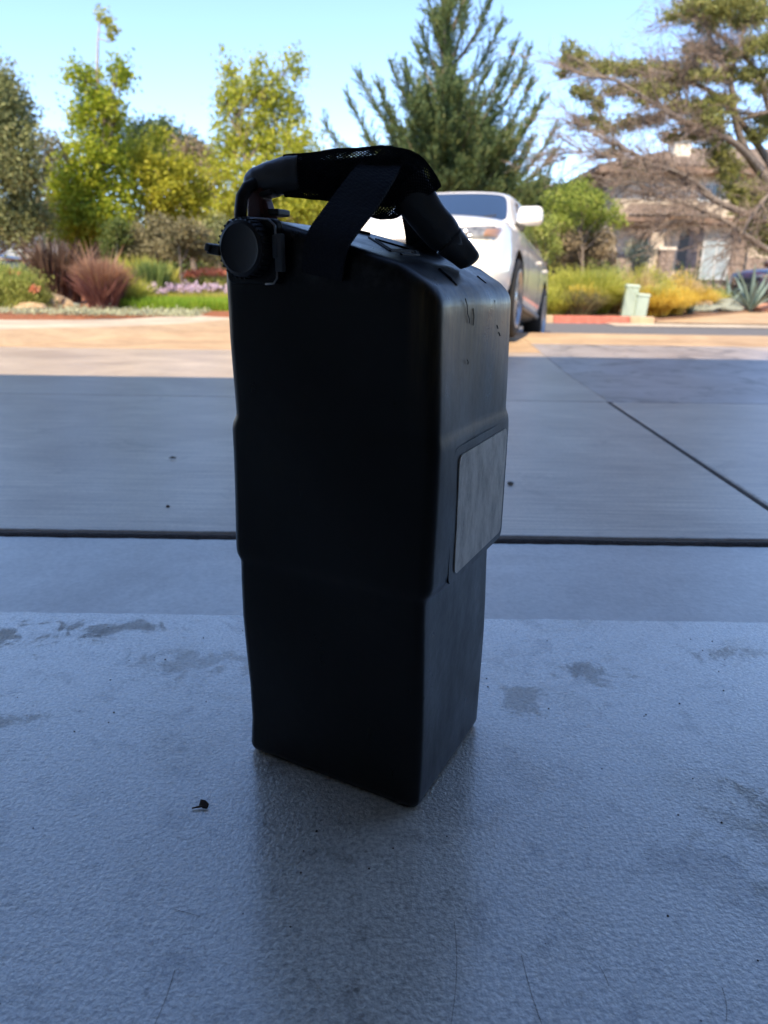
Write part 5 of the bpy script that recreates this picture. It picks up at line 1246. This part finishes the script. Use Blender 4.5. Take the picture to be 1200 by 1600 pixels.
    padspx = [(888, 80, 8, 12), (892, 100, 14, 10), (880, 118, 8, 5), (905, 95, 14, 12), (925, 108, 16, 9), (950, 108, 18, 9), (975, 112, 16, 8), (1000, 108, 16, 8), (1025, 115, 20, 10), (1048, 112, 14, 8), (1030, 135, 22, 8), (905, 145, 12, 6), (918, 152, 12, 8), (935, 165, 12, 8), (960, 145, 16, 6), (985, 140, 14, 6), (1015, 150, 26, 12), (1050, 140, 22, 8), (908, 195, 12, 6), (930, 190, 20, 5), (1060, 25, 20, 8), (1085, 22, 18, 10), (1110, 35, 22, 12), (1130, 15, 24, 10), (1160, 35, 22, 10), (1190, 20, 22, 14), (1085, 78, 16, 8), (1110, 88, 22, 8), (1138, 90, 16, 8), (1080, 108, 14, 8), (1100, 122, 30, 6), (1085, 118, 12, 8), (1065, 120, 12, 8), (1135, 118, 22, 8), (1170, 120, 22, 10), (1195, 140, 18, 8), (1130, 160, 24, 8), (1090, 170, 24, 8), (1060, 168, 20, 8), (1110, 190, 28, 12), (1085, 205, 14, 14), (1110, 215, 22, 16), (1125, 240, 20, 18), (1140, 270, 18, 18), (1150, 300, 18, 16), (1165, 325, 20, 14), (1190, 330, 26, 20), (1180, 300, 20, 16), (1195, 355, 26, 22), (1210, 380, 24, 20), (1185, 215, 18, 10), (1200, 190, 20, 12), (1100, 8, 26, 10), (1200, 70, 26, 14), (1175, 75, 18, 8), (1160, 5, 24, 10), (1230, 110, 30, 14), (950, 205, 20, 6), (985, 195, 22, 7), (1020, 190, 22, 6), (1050, 215, 18, 7), (960, 240, 20, 5), (1000, 262, 20, 5)]
    C = []; Dr = []
    for px, py, rx, ry in padspx:
        for yo in ((0,), (0, .9), (-.9, .3, 1.2))[min(2, int(rx//12))]:
            c0 = at(px, py, D+yo+rnd.uniform(-.4, .4))-base; rx_, rz_ = rx*1.05/ppm(D), ry*1.05/ppm(D)
            nt = int(16+rx_*rz_*900)
            for _ in range(nt):
                c = c0+Vector((rnd.gauss(0, .5)*rx_, rnd.gauss(0, .4)*rx_, rnd.gauss(0, .5)*rz_)); dv = Vector((rnd.gauss(-.4, .6), rnd.gauss(0, .6), rnd.gauss(.55, .4))).normalized()
                m_ = 8; tt = np.linspace(0, 1, m_)[:, None]; C.append(np.array(c)[None]+np.array(dv)[None]*.15*tt+rng.normal(size=(m_, 3))*.022); Dr.append(np.repeat(np.array(dv)[None], m_, 0))
    leaf_obj('crown', np.concatenate(C), .085, M['cyp_r'], t, dirs=np.concatenate(Dr), aspect=.42, jitter=.6)
old_cypress()

# --- right side planting
broad_tree('multi_stem_shrub', 'lime-green topped shrub tree with grey-brown stems right of the SUV mirror', 17.5, 912,
  [(905, 292, 20, 12), (875, 312, 26, 16), (915, 312, 30, 16), (948, 330, 24, 14), (862, 335, 18, 12), (900, 335, 30, 14), (965, 345, 16, 9), (880, 350, 22, 12), (930, 352, 18, 10)], M['lime'], .06, (38, 24, .075), trunk=.06, group='garden trees')
broad_tree('dry_shrub', 'dry olive-brown lower shrub below the lime-green crown', 17.8, 905,
  [(880, 375, 24, 20), (915, 372, 30, 22), (945, 382, 20, 20), (865, 400, 18, 22), (905, 405, 30, 20), (940, 408, 20, 14)], M['brownbr'], .06, (60, 26, .08), trunk=.05, cat='shrub', group='garden trees')
broad_tree('side_shrub', 'mid-green shrub just under the SUV mirror', 17.0, 855, [(850, 355, 16, 16), (858, 385, 18, 20), (850, 405, 14, 14)], M['shrub'], .06, (60, 26, .08), trunk=.05, cat='shrub', group='garden trees')
for px, D, h, r_, n_, mm, lb_ in (
   (868, 18.0, .55, .3, 1400, 'grass', 'vivid yellow-green tuft right behind the SUV rear wheel'),
   (880, 14.6, .95, .42, 5200, 'ygrass', 'large mounded yellow-green grass nearest the SUV'),
   (925, 14.7, 1.05, .42, 5200, 'ygrass', 'large mounded yellow-green grass left of the utility cabinets'),
   (950, 15.2, .8, .3, 2400, 'tan', 'tan dry grass just left of the taller utility cabinet'),
   (905, 14.0, .6, .4, 3000, 'olive', 'low olive-brown grass at the foot of the yellow-green mounds, by the red kerb'),
   (862, 14.0, .6, .35, 2400, 'ygrass', 'small yellow-green grass touching the SUV silhouette'),
   (1025, 14.8, .7, .34, 3600, 'golden', 'golden grass immediately right of the shorter utility cabinet'),
   (1050, 15.4, .65, .3, 3000, 'golden', 'second golden grass mound right of the utility cabinets'),
   (985, 16.6, .95, .35, 2600, 'tan', 'tan grass rising behind the taller utility cabinet'),
   (1020, 17.0, .95, .35, 2600, 'ygrass', 'yellow-green grass behind the golden mound'),
   (1058, 17.3, .9, .35, 2400, 'tan', 'tan grass in front of the stone pier'),
   (1085, 17.0, .6, .4, 2600, 'golden', 'golden grass below the spiky green rosette'),
   (1108, 17.6, .6, .35, 1800, 'ygrass', 'pale yellow-green tuft above the log edging'),
   (1000, 20.0, .9, .4, 1600, 'tan', 'tan wispy grass by the house door')):
    ee = grass_clump('grass_mound', px, D, h*rnd.uniform(.85, 1.1), r_*.7, int(n_*.75), M[mm], lb_, 'ornamental grass', .95, .013, group='grasses across the street')
    leaf_obj('seed_heads', clump_points([((rnd.uniform(-.2, .2), rnd.uniform(-.15, .1), h*rnd.uniform(.45, .75)), r_*rnd.uniform(.5, .9), r_*.7, h*.3) for _ in range(4)], (26, 16, .06)), .07, M[('ygrass', 'tan', 'golden', 'shrub', 'ygrass')[rnd.randrange(5)]], ee, dirs=np.array([0, 0, 1.0]), aspect=.2, jitter=.7)['kind'] = 'stuff'
strap_plant('spiky_rosette', 1071, 18.6, 70, .85, .035, M['strap'], 'round spiky green rosette in front of the big house window', 'plant', tilt=(2, 88), dz=.25)
strap_plant('agave', 1136, 18.0, 26, .80, .10, M['agave'], 'dark blue-green agave at the right beside the maroon car', 'agave', tilt=(8, 80))
strap_plant('agave', 1172, 17.0, 18, 1.0, .12, M['agave'], 'tall blue agave in front of the maroon car, right edge', 'agave', tilt=(5, 55))
strap_plant('agave', 1112, 19.4, 24, .8, .08, M['strap'], 'dark green sword plant left of the blue agaves', 'agave', tilt=(5, 75))
strap_plant('agave', 1078, 15.6, 14, .32, .08, M['agave'], 'small grey-blue agave by the golden grass', 'agave', tilt=(10, 70))
strap_plant('agave', 1018, 15.0, 12, .35, .07, M['agave'], 'tiny pale succulent right beside the shorter utility cabinet', 'agave', tilt=(10, 70))
broad_tree('pale_bush', 'pale mint-green bush in front of the dark glass door', 24, 1002, [(992, 388, 14, 9), (1010, 392, 14, 10), (1000, 402, 18, 9)], M['silver'], .07, (40, 24, .09), trunk=.04, cat='bush')
broad_tree('pale_bush', 'small grey-green ball bush left of the dark glass door', 22, 962, [(962, 425, 14, 11)], M['silver'], .07, (40, 24, .08), trunk=.03, cat='bush')
rock(1118, 470, 17.2, .48, M['rock_g'], 'large grey-green boulder by the blue agaves', 12, .42)
rock(1102, 470, 16.7, .25, M['rock_g'], 'smaller grey rock left of the large boulder', 14, .5)
rock(1192, 470, 17.3, .2, mat('pink_rock', (.42, .22, .15), .9, var=.2, vscale=5), 'small pinkish rock at the right edge below the maroon car', 16, .6)
b = MB(); p = spot(1072, 16.9); q = spot(1112, 16.6); b.tube([p+Vector((0, 0, .14)), p.lerp(q, .5)+Vector((0, 0, .15)), q+Vector((0, 0, .13))], [.10, .105, .09], 10)
lg = b.build('edging_log', M['rock'], smooth=True); tag(lg, 'pale timber log edging the bed left of the boulder', 'log')

# ------------------------------------------------------------------ one object per separate piece
def separate(names):
    for o in [o for o in bpy.data.objects if o.type == 'MESH' and o.name.split('.')[0] in names and o.get('kind') is None]:
        me = o.data; n = len(me.vertices); par = list(range(n))
        def find(a):
            while par[a] != a: par[a] = par[par[a]]; a = par[a]
            return a
        for e in me.edges:
            a, b_ = find(e.vertices[0]), find(e.vertices[1])
            if a != b_: par[a] = b_
        groups = {}
        for p in me.polygons: groups.setdefault(find(p.vertices[0]), []).append(p)
        if len(groups) < 2 or len(groups) > 40: continue
        smooth = me.polygons[0].use_smooth; first = True; nm = o.name.split('.')[0]
        for ps in groups.values():
            mp_ = {}; vs = []; fs = []
            for p in ps:
                f = []
                for v in p.vertices:
                    if v not in mp_: mp_[v] = len(vs); vs.append(me.vertices[v].co[:])
                    f.append(mp_[v])
                fs.append(f)
            q = meshobj(nm, vs, fs, me.materials[0], o.parent, smooth); q.matrix_parent_inverse = o.matrix_parent_inverse.copy()
            for md in o.modifiers:
                if md.type == 'BEVEL': b_ = q.modifiers.new('bevel', 'BEVEL'); b_.width = md.width; b_.segments = md.segments; b_.limit_method = md.limit_method
        kids = children(o)
        if kids:
            for k in kids: k.parent = o.parent
        bpy.data.objects.remove(o, do_unlink=True)
separate({'side_window', 'wire_bail', 'scratch', 'gouge', 'pale_nick', 'wheel_arch', 'emblem', 'wiper', 'door_handle', 'door_gap', 'tail_light', 'lamp_reflector', 'grille_bar', 'shutter', 'front_wall', 'door_rail', 'door_frame', 'stem'})
